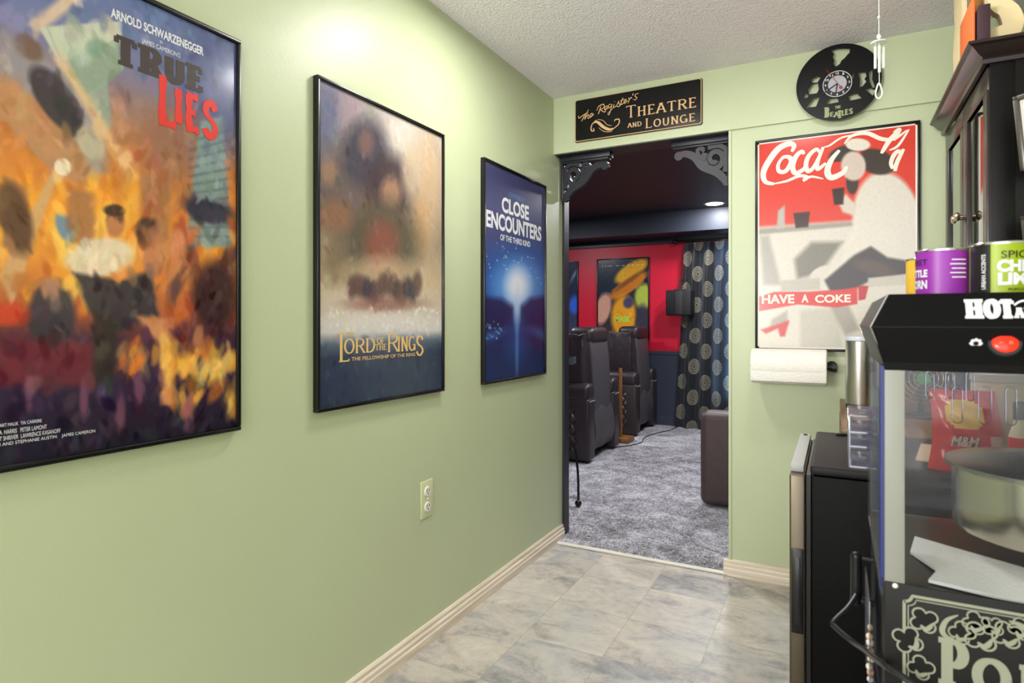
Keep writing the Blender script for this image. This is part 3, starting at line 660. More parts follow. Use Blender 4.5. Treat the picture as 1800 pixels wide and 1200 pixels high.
sc = lambda pts, w0=.006, w1=.024: script(b, pts, w0, w1, PB, KD, KQ)
sc([(325, 730), (338, 692), (305, 680), (240, 712), (180, 790), (148, 860), (160, 915), (215, 930)], .010, .026); sc([(200, 930), (290, 912), (370, 880), (420, 888), (395, 908), (445, 884), (520, 898)], .004, .014)
sc([(262, 770), (240, 810), (245, 850), (285, 850), (318, 800), (312, 765), (275, 762), (258, 780)], .010, .018); sc([(300, 775), (330, 770), (345, 755)], .006, .012)
sc([(400, 745), (385, 728), (350, 760), (330, 820), (345, 862), (395, 840), (420, 800)], .010, .020)
sc([(500, 735), (475, 715), (430, 755), (412, 810), (425, 850), (460, 825), (500, 745)], .010, .018); sc([(520, 700), (485, 790), (485, 838), (535, 800)], .010, .016)
sc([(525, 700), (560, 690), (640, 640), (760, 620)], .004, .008); sc([(620, 720), (570, 780), (545, 850), (570, 890), (640, 860), (665, 820)], .010, .024)
sc([(650, 680), (700, 630), (790, 615), (880, 650), (960, 650), (1040, 595)], .004, .016); sc([(1052, 590), (985, 690), (930, 720)], .004, .010); sc([(985, 600), (930, 660), (880, 740)], .010, .018); sc([(960, 660), (995, 600), (985, 590), (955, 610)], .006, .010)
sc([(1005, 750), (985, 725), (955, 755), (940, 800), (950, 835)], .010, .016); sc([(1018, 712), (975, 800), (965, 850)], .010, .016)
b.build('lettering', CREAM, t)
b = MB(); KQ2 = lambda x, y: on_back(1300 + x / 3.53, 390 + y / 3.53, KY)
for w_, x0, y0, x1, y1 in (('HAVE', 138, 508, 340, 448), ('A', 384, 500, 428, 448), ('COKE', 468, 502, 690, 448)):
    p, q = KQ2(x0, y0), KQ2(x1, y1); text(b, w_, (p[0], p[1], q[0], q[1]), PB, KD, .035)
b.build('lettering', CREAM, t)

# ------------------------------------------------------------------ sign above the doorway
SY = YB - .005; PS = P_back(SY)
t = thing('door_sign', 'long black sign with gold lettering above the doorway', 'sign', (-.847, SY, 2.028))
u0, v0, u1, v1 = -1.157, 2.028, -.537, 2.240
def inset(o, e): return [(u0 + o + e, v0 + o), (u1 - o - e, v0 + o), (u1 - o, v0 + o + e), (u1 - o, v1 - o - e), (u1 - o - e, v1 - o), (u0 + o + e, v1 - o), (u0 + o, v1 - o - e), (u0 + o, v0 + o + e)]
b = MB(); b.prism(inset(0, .006), PS, 0, .006); b.build('backing_board', BLK, t)
b = MB(); b.prism(inset(.003, .006), PS, .006, .013); b.build('bevelled_edge', GOLD, t)
b = MB(); b.prism(inset(.006, .006), PS, .013, .0155); b.build('face_panel', flat('sign_black', (10, 10, 12), .22), t)
SQ = lambda x, y: on_back(970 + x / 5.4545, 120 + y / 5.4545, SY - .0155)
def sb(x0, y0, x1, y1): p, q = SQ(x0, y0), SQ(x1, y1); return (p[0], p[1], q[0], q[1])
b = MB(); D0, D1 = .0155, .0165
p = sb(712, 478, 1388, 265); p = (p[0], SQ(1385, 372)[1], p[2], SQ(1385, 275)[1]); serif(b, 'THEATRE', p, PS, D1, D0, .17, .075, .3, .16, grow=1.25)
p = sb(728, 570, 860, 512); serif(b, 'AND', (p[0], SQ(858, 552)[1], p[2], SQ(858, 508)[1]), PS, D1, D0, .2, .09, .3, .14)
p = sb(895, 580, 1378, 430); serif(b, 'LOUNGE', (p[0], SQ(1375, 505)[1], p[2], SQ(1375, 428)[1]), PS, D1, D0, .18, .075, .3, .16, grow=1.25)
def ss(pts, w=.004): script(b, pts, w * .5, w * .9, PS, D0, SQ, 6)
# cursive: The Register's
ss([(255, 455), (262, 478), (300, 450), (350, 425)], .0045); ss([(322, 430), (305, 470), (285, 508)], .005); ss([(352, 395), (330, 440), (315, 490), (335, 455), (352, 445), (345, 478), (362, 478)], .0042)
ss([(362, 468), (392, 445), (385, 432), (366, 450), (368, 472), (405, 440)], .0042)
ss([(432, 405), (450, 365), (495, 345), (500, 375), (462, 400)], .005); ss([(470, 365), (458, 405), (445, 440)], .005); ss([(465, 398), (500, 418), (520, 412)], .0045)
ss([(508, 398), (535, 372), (528, 360), (508, 378), (512, 402), (545, 375)], .0042); ss([(570, 345), (548, 350), (546, 380), (570, 365), (578, 345), (565, 400), (548, 445), (540, 430), (585, 385)], .0042)
ss([(598, 345), (590, 378), (610, 365)], .0045); ss([(602, 322), (605, 318)], .005); ss([(608, 372), (628, 345), (641, 314), (640, 332), (655, 352), (640, 368), (622, 362), (640, 366), (662, 345)], .0042)
ss([(682, 280), (662, 345), (688, 335)], .0045); ss([(655, 312), (695, 295)], .004); ss([(692, 330), (715, 308), (708, 298), (692, 315), (698, 338), (728, 310)], .0042)
ss([(735, 282), (742, 300), (730, 335)], .0042); ss([(740, 305), (760, 280), (768, 290)], .0042); ss([(780, 240), (775, 262)], .005); ss([(832, 238), (805, 250), (798, 268), (815, 280), (802, 302), (780, 298)], .0042)
# swash
b.prism([SQ(*q) for q in crom([(415, 502), (455, 510), (510, 555), (560, 575), (590, 570)], 5) + crom([(590, 588), (540, 598), (480, 570), (430, 525), (400, 530)], 5)], PS, D0, D1)
ss([(430, 495), (385, 540), (378, 595), (405, 598), (398, 575)], .006); ss([(440, 490), (490, 500), (530, 540), (575, 550)], .003); ss([(450, 570), (500, 605), (560, 608), (580, 600)], .003); ss([(590, 580), (640, 535), (645, 490), (610, 492), (600, 508)], .006)
b.build('lettering', GOLD, t)

# ------------------------------------------------------------------ scrolled corner brackets in the doorway
BY = 2.965; PBK = P_back(BY)
BQ = lambda x, y: on_back(970 + x / 5.4545, 120 + y / 5.4545, BY)
def bracket(label, loc, x_wall, sgn):
    """scroll bracket: x_wall is the jamb, sgn +1 reaches to the right"""
    t = thing('scroll_bracket', label, 'bracket', loc, 'scroll brackets of the doorway')
    f = lambda u, v, d=0.: (x_wall + sgn * u, BY - d, 1.985 - v)
    b = MB(); b.box(*sorted((x_wall, x_wall + sgn * .268)), BY - .030, BY + .030, 1.960, 1.985, .003); b.box(*sorted((x_wall, x_wall + sgn * .258)), BY - .022, BY + .022, 1.950, 1.961, .003); b.build('top_rail', TRIMB, t)
    b = MB(); b.box(*sorted((x_wall, x_wall + sgn * .014)), BY - .022, BY + .022, 1.765, 1.95, .003); b.build('side_rail', TRIMB, t)
    b = MB(); W2 = .012
    def rib(pts, w0, w1, k=8):
        q = crom(pts, k); b.ribbon(q, lambda s_: w0 + (w1 - w0) * math.sin(PI * s_) ** .7, f, -W2, W2)
    rib([(.006, .222), (.022, .205), (.060, .165), (.125, .128), (.160, .082), (.195, .062), (.228, .060)], .026, .036)
    b.prism(arcp(.235, .066, .021, 0, 360, 18)[:-1], f, -W2, W2)
    b.prism(arcp(.020, .212, .017, 0, 360, 18)[:-1], f, -W2, W2)
    sp = [(.070 + (.052 - .040 * i / 40) * math.cos(-.6 + i / 40 * 2.35 * PI * 1.25), .098 + (.056 - .042 * i / 40) * math.sin(-.6 + i / 40 * 2.35 * PI * 1.25)) for i in range(41)]
    b.ribbon(sp, lambda s_: .027 - .007 * s_, f, -W2 * .9, W2 * .9)
    rib([(.020, .055), (.014, .110), (.024, .165)], .022, .026); rib([(.020, .060), (.055, .040), (.100, .046)], .018, .022); rib([(.112, .098), (.140, .078), (.146, .050), (.124, .046), (.122, .062)], .014, .018)
    b.build('scroll', TRIMB, t); return t
bracket('black scroll bracket in the left top corner of the doorway', (XL + .012, BY, 1.76), XL + .012, 1)
bracket('black scroll bracket in the right top corner of the doorway', (-.426, BY, 1.76), -.426, -1)

# ------------------------------------------------------------------ record wall clock
CYY = YB - .005 - .030; PC = P_back(CYY); cx, cz, cr = .007, 2.112, .155
t = thing('wall_clock', 'round black cut-out record clock hung above the soda advert', 'clock', (cx, CYY, cz - cr))
CQ = lambda x, y: on_back(1380 + x / 7.06, 60 + y / 7.06, CYY)
def ring_fill(name, outer, holes, mat, par, d0, d1):
    cu = bpy.data.curves.new('c', 'CURVE'); cu.dimensions = '2D'; cu.fill_mode = 'BOTH'
    for pl in [outer] + holes:
        s_ = cu.splines.new('POLY'); s_.points.add(len(pl) - 1); s_.use_cyclic_u = True
        for q, p in zip(s_.points, pl): q.co = (p[0], p[1], 0, 1)
    cu.extrude = (d1 - d0) / 2; o = bpy.data.objects.new('c', cu); COL.objects.link(o)
    dg = bpy.context.evaluated_depsgraph_get(); me = bpy.data.meshes.new_from_object(o.evaluated_get(dg))
    V = [PC(v.co.x, v.co.y, v.co.z + (d0 + d1) / 2) for v in me.vertices]; Fc = [tuple(p.vertices) for p in me.polygons]
    bpy.data.objects.remove(o); bpy.data.curves.remove(cu); bpy.data.meshes.remove(me)
    b = MB(); b.add(V, Fc); return b.build(name, mat, par)
disc = arcp(cx, cz, cr, 0, 360, 96)[:-1]
holes = [[CQ(*p) for p in H_] for H_ in (
    [(572, 205), (640, 185), (720, 180), (806, 184), (798, 235), (770, 262), (740, 300), (700, 330), (680, 372), (630, 408), (600, 370), (612, 330), (590, 290), (604, 250)],
    [(285, 690), (330, 630), (410, 610), (418, 690), (395, 735), (300, 750)], [(325, 560), (400, 522), (440, 540), (405, 600), (340, 610)],
    [(262, 915), (350, 800), (435, 775), (385, 900)], [(518, 872), (540, 800), (655, 790), (662, 845)], [(780, 765), (885, 730), (950, 795), (805, 828)],
    [(905, 480), (1000, 470), (1010, 520), (985, 560), (1010, 590), (960, 650), (925, 660), (930, 560)], [(995, 690), (1060, 670), (1120, 700), (1090, 765)], [(1040, 470), (1085, 440), (1080, 560), (1115, 660), (1085, 670), (1050, 590)], [(820, 510), (860, 480), (850, 545), (832, 560)],
    [(228, 780), (256, 730), (292, 770), (262, 796)])]
ring_fill('record_disc', disc, holes, flat('vinyl_record', (10, 10, 11), .4, spec=.25), t, 0, .003)
b = MB()
gl = flat('lettering_cutout_tone', (150, 160, 112), .5)
bt = lambda s_, x0, y0, x1, y1, yb: None
p, q = CQ(492, 1040), CQ(840, 925); serif(b, 'B', (p[0], p[1], CQ(548, 0)[0], CQ(548, 905)[1]), PC, .0036, .003, .22, .12, .3, .1)
for ch, x0, x1, y0, y1 in (('E', 555, 612, 1030, 965), ('A', 608, 668, 1035, 962), ('T', 655, 700, 1048, 945), ('L', 700, 740, 1018, 945), ('E', 742, 790, 1008, 930), ('S', 795, 842, 995, 920)):
    p, q = CQ(x0, y0), CQ(x1, y1); serif(b, ch, (p[0], p[1], q[0], q[1]), PC, .0036, .003, .26, .13, .34, .1)
p, q = CQ(618, 930), CQ(692, 885); serif(b, 'THE', (p[0], p[1], q[0], q[1]), PC, .0036, .003, .24, .12, .36, .08)
b.build('lettering', gl, t)
dc = CQ(648, 622); R0 = .052
b = MB(); b.lathe([(0, 0), (R0 + .002, 0), (R0 + .002, .002), (0, .002)], n=48, axis='Y', M=Matrix.Translation((dc[0], CYY - .006, dc[1]))); dial = b.build('dial', BLK, t)
b = MB(); b.ribbon(arcp(dc[0], dc[1], R0, 0, 360, 48)[:-1], .0022, PC, .006, .0068, True)
for k in range(12):
    s_ = str(k if k else 12); an = math.radians(90 - 30 * k); uc, vc = dc[0] + .043 * math.cos(an), dc[1] + .043 * math.sin(an)
    text(b, s_, (uc - .003 * len(s_), vc - .0045, uc + .003 * len(s_), vc + .0045), PC, .0066, .02)
b.build('numerals', WHITEINK, dial)
b = MB(); b.lathe([(0, 0), (.034, 0), (.034, .0006), (0, .0006)], n=40, axis='Y', M=Matrix.Translation((dc[0], CYY - .0066, dc[1]))); b.build('dial_centre', flat('silver_dial', (176, 174, 182), .4, var=.5), dial)
b = MB()
for an, l in ((212, .062), (262, .036)): b.ribbon([(dc[0], dc[1]), (dc[0] + l * math.cos(math.radians(an)), dc[1] + l * math.sin(math.radians(an)))], .0042, PC, .009, .0098)
b.build('clock_hand', BLK, t)
b = MB(); b.ribbon([(dc[0] + .03 * math.cos(math.radians(-55)), dc[1] + .03 * math.sin(math.radians(-55))), (dc[0] + .075 * math.cos(math.radians(122)), dc[1] + .075 * math.sin(math.radians(122)))], .002, PC, .0105, .011); e = (dc[0] + .022 * math.cos(math.radians(-55)), dc[1] + .022 * math.sin(math.radians(-55))); b.ribbon(arcp(*e, .005, 0, 360, 16)[:-1], .003, PC, .0105, .011, True); b.build('second_hand', flat('dark_red', (150, 30, 30), .4), t)
b = MB(); b.box(cx - .028, cx + .028, CYY, YB - .005, dc[1] - .028, dc[1] + .028, .003); b.build('movement_box', BLK, t)

# ------------------------------------------------------------------ wind chime hanging from the ceiling
wy = 1.95; w0 = on_back(1545, 120, wy); wx = w0[0]
def wz(r, px=1546): return on_back(px, r, wy)[1]
t = thing('wind_chime', 'small wind chime of clear rods hanging from the ceiling by the clock', 'wind chime', (wx, wy, ZC))
CLEAR = flat('pale_clear_glass', (226, 232, 220), .12, spec=.7)
b = MB()
b.tube([(wx, wy, ZC), (wx, wy, wz(78))], .0009, 6); b.tube([(wx, wy, wz(78)), (wx + .001, wy, wz(150))], .0009, 6); b.build('cord', CLEAR, t)
b = MB(); b.lathe([(0, .003), (.02, .003), (.02, 0), (0, 0)], c=(wx, wy, wz(76)), n=20); b.build('top_plate', CLEAR, t)
for px, r0, r1, dy in ((1538.5, 83, 121, -.008), (1546, 80, 127, .0), (1554, 81, 118, .012)):
    x = on_back(px, 100, wy)[0]
    b = MB(); b.tube([(x, wy + dy, wz(r0)), (x, wy + dy, wz(r1))], .0036, 10); b.tube([(x, wy + dy, wz(76)), (x, wy + dy, wz(r0))], .0006, 5); b.build('chime_rod', CLEAR, t)
MB().ball((wx, wy, wz(64)), .006, 10).build('bead', CLEAR, t); MB().ball((wx, wy, wz(30)), .004, 10).build('bead', CLEAR, t)
b = MB(); zt, zb_ = wz(146), wz(173); b.tube(crom([(wx, wy, zt), (wx - .008, wy, zb_ + (zt - zb_) * .3), (wx, wy, zb_), (wx + .008, wy, zb_ + (zt - zb_) * .3)], 6, True), .0022, 8, True); b.build('drop', CLEAR, t)

# ------------------------------------------------------------------ wall outlet
t = thing('wall_outlet', 'double electrical outlet with cream cover low on the green wall', 'outlet', (XL, 1.772, .44))
b = MB(); b.box(XL, XL + .006, 1.737, 1.808, .444, .574, .003); b.build('cover_plate', flat('cream_green_plate', (208, 212, 170), .4), t)
for z in (.536, .482):
    b = MB(); b.lathe([(0, .010), (.0165, .010), (.0175, .008), (.0175, .004)], c=(XL, 1.772, z), n=24, axis='X'); s_ = b.build('socket', WHITE, t)
    b = MB()
    for dy in (-.0065, .0065): b.box(XL + .0098, XL + .0106, 1.772 + dy - .0012, 1.772 + dy + .0012, z, z + .009)
    b.ball((XL + .009, 1.772, z - .007), .003, 8); b.build('slot', BLK, s_)
b = MB(); b.ball((XL + .006, 1.772, .509), .0035, 8); b.build('screw', CHROME, t)

# ------------------------------------------------------------------ paper towels
PT = (-.174, 2.795, .946); r_ = .073
t = thing('paper_towel_roll', 'white paper towel roll under the soda advert', 'paper towels', (PT[0], PT[1], PT[2] - r_))
TW = NT('embossed_paper'); v = TW.obj(); vo = TW.add('ShaderNodeTexVoronoi'); vo.inputs['Scale'].default_value = 75; TW.link(v, vo.inputs['Vector'])
TW.set(Base_Color=lin((236, 233, 226)) + (1,), Roughness=.9); TW.bump(vo.outputs['Distance'], .45, .003); TW = TW.m
b = MB(); b.lathe([(.021, -.142), (r_ - .003, -.142), (r_, -.138), (r_ + .0005, 0), (r_, .138), (r_ - .003, .142), (.021, .142), (.021, -.142)], c=PT, n=48, axis='X'); b.build('towel_roll', TW, t)
b = MB(); b.box(PT[0] - .141, PT[0] + .141, PT[1] - .071, PT[1] - .0685, PT[2] - .058, PT[2] - .008, .001); b.build('loose_sheet', TW, t)
t = thing('towel_holder', 'black wall rod holding the paper towel roll', 'paper towel holder', (PT[0], 2.893, PT[2] - .04))
b = MB(); b.tube([(PT[0] - .15, PT[1], PT[2]), (PT[0] + .168, PT[1], PT[2])], .008, 12); b.build('rod', BLKM, t)
b = MB(); b.tube([(PT[0] + .158, PT[1], PT[2]), (PT[0] + .158, 2.893, PT[2])], .008, 12); b.build('arm', BLKM, t)
b = MB(); b.lathe([(0, 0), (.022, 0), (.022, .006), (.01, .012), (0, .012)], n=24, axis='Y', M=Matrix.Translation((PT[0] + .158, 2.881, PT[2]))); b.build('wall_flange', BLKM, t); b = MB(); b.lathe([(0, -.006), (.018, -.004), (.018, .012), (0, .016)], c=(PT[0] + .165, PT[1], PT[2]), n=24, axis='X'); b.build('knob', BLKM, t)

# ------------------------------------------------------------------ counter cabinet with wood top, hutch above it
CZ = .815
t = thing('counter_cabinet', 'black base cabinet with brown wood top behind the fridge', 'cabinet', (.42, 2.48, 0))
WOOD = mk_wood('brown_counter_wood', (98, 70, 48), (152, 116, 84), 'Y', .8, .4)
b = MB(); b.box(.014, XR - .005, 2.085, 2.868, CZ - .035, CZ, .004); b.build('counter_top', WOOD, t)
b = MB(); b.box(.03, XR - .01, 2.10, 2.86, .0, CZ - .035); b.build('body', CABB, t)
for i in range(2):
    b = MB(); b.box(.012, .03, 2.11 + .375 * i, 2.475 + .375 * i, .06, CZ - .05, .004); dr = b.build('door', CABF, t)
    b = MB(); b.ball((.002, 2.45 + .07 * i, .5), .012, 10); b.build('knob', CHROME, dr)
HX, HY0, HY1, HZ1 = .372, 2.125, 2.862, 1.90
t = thing('hutch_cabinet', 'tall black glass-door cabinet standing on the counter at right', 'cabinet', (.6, 2.49, CZ))
b = MB()
b.box(HX + .02, XR - .004, HY0, HY0 + .02, CZ, HZ1 - .03); b.box(HX + .02, XR - .004, HY1 - .02, HY1, CZ, HZ1 - .03); b.box(XR - .02, XR - .004, HY0, HY1, CZ, HZ1 - .03)
b.box(HX + .02, XR - .004, HY0, HY1, CZ, CZ + .02); b.box(HX + .02, XR - .004, HY0, HY1, HZ1 - .05, HZ1 - .03)
b.box(HX + .03, XR - .02, HY0 + .02, HY1 - .02, 1.2, 1.215); b.box(HX + .03, XR - .02, HY0 + .02, HY1 - .02, 1.55, 1.565); b.build('body', CABB, t)
b = MB(); b.box(HX + .004, HX + .06, HY0 - .006, HY0 + .002, CZ, HZ1 - .03, .002); b.build('corner_stile', CABB, t)
cp = [(0, -.055), (.012, -.055), (.015, -.045), (.012, -.038), (.024, -.030), (.040, -.012), (.050, -.008), (.050, .0), (0, .0)]
b = MB()
def crown(u, v): return [(HX - u, HY1 + .0, HZ1 + v), (HX - u, HY0 - u, HZ1 + v), (XR - .004, HY0 - u, HZ1 + v)]
rows_ = [crown(*p) for p in cp]; va = [p for r in rows_ for p in r]; fs = []
for i in range(len(cp) - 1):
    for k in range(2): fs.append((i * 3 + k, i * 3 + k + 1, (i + 1) * 3 + k + 1, (i + 1) * 3 + k))
b.add(va, fs); b.box(HX - .045, XR - .004, HY0 - .045, HY1, HZ1 - .004, HZ1); b.build('crown', CABF, t, 25)
dm = (HY0 + HY1) / 2
for i, (y0, y1, ky) in enumerate(((HY0 + .003, dm - .002, dm - .030), (dm + .002, HY1 - .003, dm + .026))):
    b = MB(); s_ = .058
    for (a0, a1, c0, c1) in ((y0, y1, CZ + .025, CZ + .09), (y0, y1, HZ1 - .125, HZ1 - .06), (y0, y0 + s_, CZ + .09, HZ1 - .125), (y1 - s_, y1, CZ + .09, HZ1 - .125)): b.box(HX, HX + .022, a0, a1, c0, c1, .003)
    d_ = b.build('door', CABF, t)
    b = MB(); b.box(HX + .008, HX + .012, y0 + s_, y1 - s_, CZ + .09, HZ1 - .125); b.build('glass_pane', flat('mirror_glass', (150, 156, 150), .03, 1.), d_)
    b = MB(); b.lathe([(0, -.030), (.012, -.028), (.016, -.022), (.013, -.016), (.005, -.012), (.004, 0), (0, 0)], c=(HX, ky, 1.475), n=18, axis='X'); b.build('knob', flat('brushed_nickel', (206, 190, 170), .3, 1.), d_)
# things on top of the hutch
tag(MB().box(.346, .372, 2.085, 2.16, HZ1, HZ1 + .098, .002).build('storage_box', flat('plum_cardboard', (60, 38, 46), .7)), 'dark plum upright box on top of the hutch at its corner', 'box')
b = MB(); b.box(.335, .343, 2.11, 2.30, HZ1, HZ1 + .135, .003); tag(b.build('orange_board', flat('orange_card', (226, 112, 56), .6)), 'orange board standing behind the plum box on the hutch', 'board')
b = MB(); b.box(.350, .376, 2.20, 2.25, HZ1, HZ1 + .27, .004); tag(b.build('wooden_board', flat('ochre_wood', (150, 102, 40), .6, var=.3)), 'tall ochre wooden board behind the plum box on the hutch', 'board')
PAL = flat('pale_cut_wood', (226, 208, 164), .6, var=.12)
b = MB(); b.prism([(2.30, HZ1), (2.42, HZ1), (2.44, HZ1 + .10), (2.41, HZ1 + .17), (2.43, HZ1 + .30), (2.29, HZ1 + .30), (2.27, HZ1 + .14)], lambda u, v, d=0.: (.337 + d, u, v), 0, .012); tag(b.build('cutout_board', PAL), 'pale cut-out wooden board behind the orange board on the hutch', 'board')
def letter(ch, u0_, y_, w, h, label, thick=.028):
    b = MB(); f = P_back(y_); serif(b, ch, (u0_, HZ1 + .001, u0_ + w, HZ1 + h), f, thick, 0., .24, .17, .0, .1)
    return tag(b.build('wooden_letter', PAL), label, 'letter', 'wooden letters on the hutch')
letter('S', .376, 2.17, .075, .20, 'curved pale wooden letter behind the plum box on the hutch')
letter('N', .452, 2.14, .17, .24, 'pale wooden letter N on the hutch, right of the plum box')
# framed pictures on the hutch side
def picture(px, py, w, h, label, red):
    c = on_back(px, py, HY0 - .075); t = thing('framed_picture', label, 'picture', (c[0], HY0 - .075, c[1] - h), 'framed pictures on the hutch side')
    M = Matrix.Translation((c[0], HY0 - .075, c[1])) @ Euler((0, 0, math.radians(-32))).to_matrix().to_4x4() @ Euler((0, math.radians(-5), 0)).to_matrix().to_4x4()
    b = MB(); fw = .013
    for q in ((0, w, -fw, 0), (0, w, -h, -h + fw), (0, fw, -h, 0), (w - fw, w, -h, 0)): b.box(q[0], q[1], -.008, .008, q[2], q[3], .002, M=M)
    b.build('frame', flat('pewter_frame', (88, 84, 80), .3, .6), t)
    b = MB(); b.box(fw * .5, w - fw * .5, .0, .003, -h + fw * .5, -fw * .5, M=M); b.build('mat_board', WHITE, t)
    b = MB(); b.box(fw + .018, w - fw - .018, -.0012, .0, -h + fw + .018, -fw - .022, M=M); b.build('print', flat('crimson_print', (176, 30, 46), .4) if red else flat('grey_print', (120, 124, 130), .4), t)
picture(1781, 172, .16, .20, 'upper pewter-framed picture with red print on the hutch side', True)
picture(1795, 381, .15, .18, 'lower framed picture with grey print on the hutch side', False)

# steel cup dispenser on the counter
c = (.078, 2.60, CZ); t = thing('steel_canister', 'tall brushed steel canister on the wood counter by the towels', 'canister', c)
b = MB(); b.lathe([(0, .014), (.046, .014), (.047, .02), (.047, .245), (.044, .247), (0, .247)], c=c, n=48); b.build('body', STEEL, t)
b = MB(); b.lathe([(0, 0), (.046, 0), (.0475, .004), (.0475, .014), (0, .014)], c=c, n=48); b.build('base_ring', BLK, t)
b = MB(); b.lathe([(0, .247), (.047, .247), (.048, .252), (.047, .262), (.04, .264), (0, .264)], c=c, n=48); b.build('lid', flat('pale_lid', (206, 214, 222), .3), t)
# brown box and small fan behind the popcorn machine
tag(MB().box(.145, .345, 2.55, 2.80, CZ, 1.09, .004).build('wooden_crate', mk_wood('crate_brown', (92, 70, 60), (128, 102, 88), 'X', 1., .6)), 'brown wooden box on the counter behind the small fan', 'box')
fx = on_back(1622, 664, 2.40); fc = (fx[0], 2.40, fx[1]); t = thing('desk_fan', 'small round desk fan with green hub on the counter', 'fan', (fc[0], 2.40, CZ))
b = MB()
for k in range(1, 7): b.tube([(fc[0] + .0135 * k * math.cos(q / 24 * PI), 2.375 + .02 * (k / 6) ** 2, fc[2] + .0135 * k * math.sin(q / 24 * PI)) for q in range(48)], .0012, 6, True)
for k in range(8): a_ = k * PI / 4 + .3; b.tube([(fc[0] + .014 * math.cos(a_), 2.375, fc[2] + .014 * math.sin(a_)), (fc[0] + .081 * math.cos(a_), 2.395, fc[2] + .081 * math.sin(a_))], .0012, 6)
b.tube([(fc[0] + .083 * math.cos(q / 24 * PI), 2.405, fc[2] + .083 * math.sin(q / 24 * PI)) for q in range(48)], .003, 8, True); b.build('guard', CHROME, t)
b = MB(); b.lathe([(0, 0), (.02, .001), (.02, .006), (0, .006)], n=24, axis='Y', M=Matrix.Translation((fc[0], 2.366, fc[2]))); b.build('badge', flat('green_badge', (74, 150, 92), .4), t)
b = MB(); b.lathe([(0, 0), (.022, 0), (.022, .06), (0, .06)], n=20, axis='Y', M=Matrix.Translation((fc[0], 2.405, fc[2]))); b.build('motor', BLKM, t)
for k in range(4):
    a_ = k * PI / 2; b = MB(); M = Matrix.Translation((fc[0], 2.395, fc[2])) @ Matrix.Rotation(a_, 4, 'Y') @ Matrix.Rotation(.5, 4, 'X'); b.box(.012, .07, -.0015, .0015, -.022, .022, .001, M=M); b.build('blade', flat('smoke_blade', (60, 62, 64), .3), t)
b = MB(); b.tube([(fc[0], 2.44, fc[2]), (fc[0], 2.455, fc[2] - .06), (fc[0], 2.44, CZ + .015)], .008, 10); b.build('stem', BLKM, t)
b = MB(); b.lathe([(0, 0), (.055, 0), (.055, .01), (.02, .018), (0, .018)], c=(fc[0], 2.43, CZ), n=30); b.build('base', BLKM, t)

# ------------------------------------------------------------------ small fridge
FX0, FX1, FY0, FY1, FZ = -.095, .39, 1.555, 2.045, .805
t = thing('mini_fridge', 'small black fridge with brushed steel door at right', 'fridge', ((FX0 + FX1) / 2, 1.8, 0))
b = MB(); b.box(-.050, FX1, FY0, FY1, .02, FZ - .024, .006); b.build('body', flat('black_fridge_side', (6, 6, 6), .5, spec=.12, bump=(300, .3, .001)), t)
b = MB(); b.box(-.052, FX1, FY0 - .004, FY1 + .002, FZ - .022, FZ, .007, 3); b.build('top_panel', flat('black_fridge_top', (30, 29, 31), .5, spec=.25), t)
b = MB(); b.box(-.060, -.051, FY0 + .004, FY1 - .004, .04, FZ - .024); b.build('door_gasket', BLK, t)
b = MB(); b.box(FX0, -.0615, FY0, FY1, .035, FZ - .026, .004, 3); dr = b.build('door', STEELV, t)
b = MB(); b.box(FX0 + .004, -.0655, FY0 - .0022, FY0 + .004, .415, .610, .002); b.build('grip_recess', BLK, dr)
b = MB(); b.box(FX0 + .010, -.072, FY0 - .0032, FY0 - .0018, .435, .590, .001); b.build('grip_slot', flat('recess_dark', (30, 30, 34), .2), dr)
b = MB(); b.box(FX0, -.066, FY0 + .03, FY1, FZ - .026, FZ - .010, .003); b.build('hinge_cover', LTGREY, t)
b = MB(); b.lathe([(0, .003), (.005, .003), (.006, 0), (0, 0)], c=(-.08, FY1 - .025, FZ - .010), n=14); b.build('screw_cap', BLK, t)
for y in (FY0 + .05, FY1 - .05):
    for x in (0., FX1 - .06):
        b = MB(); b.lathe([(0, 0), (.016, 0), (.016, .022), (0, .022)], c=(x, y, 0), n=14); b.build('foot', BLK, t)
# things on the fridge
tag(MB().tube([(.02 + .02 * math.cos(i * .7), 2.0 + .012 * math.sin(i * .9), FZ + .0025) for i in range(14)], .0022, 6).build('coiled_cord', BLK), 'short coil of black cord on top of the small fridge', 'cord')
b = MB(); f = lambda u, v, d=0.: (u, v, FZ + d)
b.prism([(.165, 1.72), (.268, 1.69), (.295, 1.93), (.20, 1.95)], f, 0.0, .003); tag(b.build('paper_sheet', flat('beige_paper', (206, 188, 164), .7)), 'beige paper sheet lying on the small fridge', 'paper')
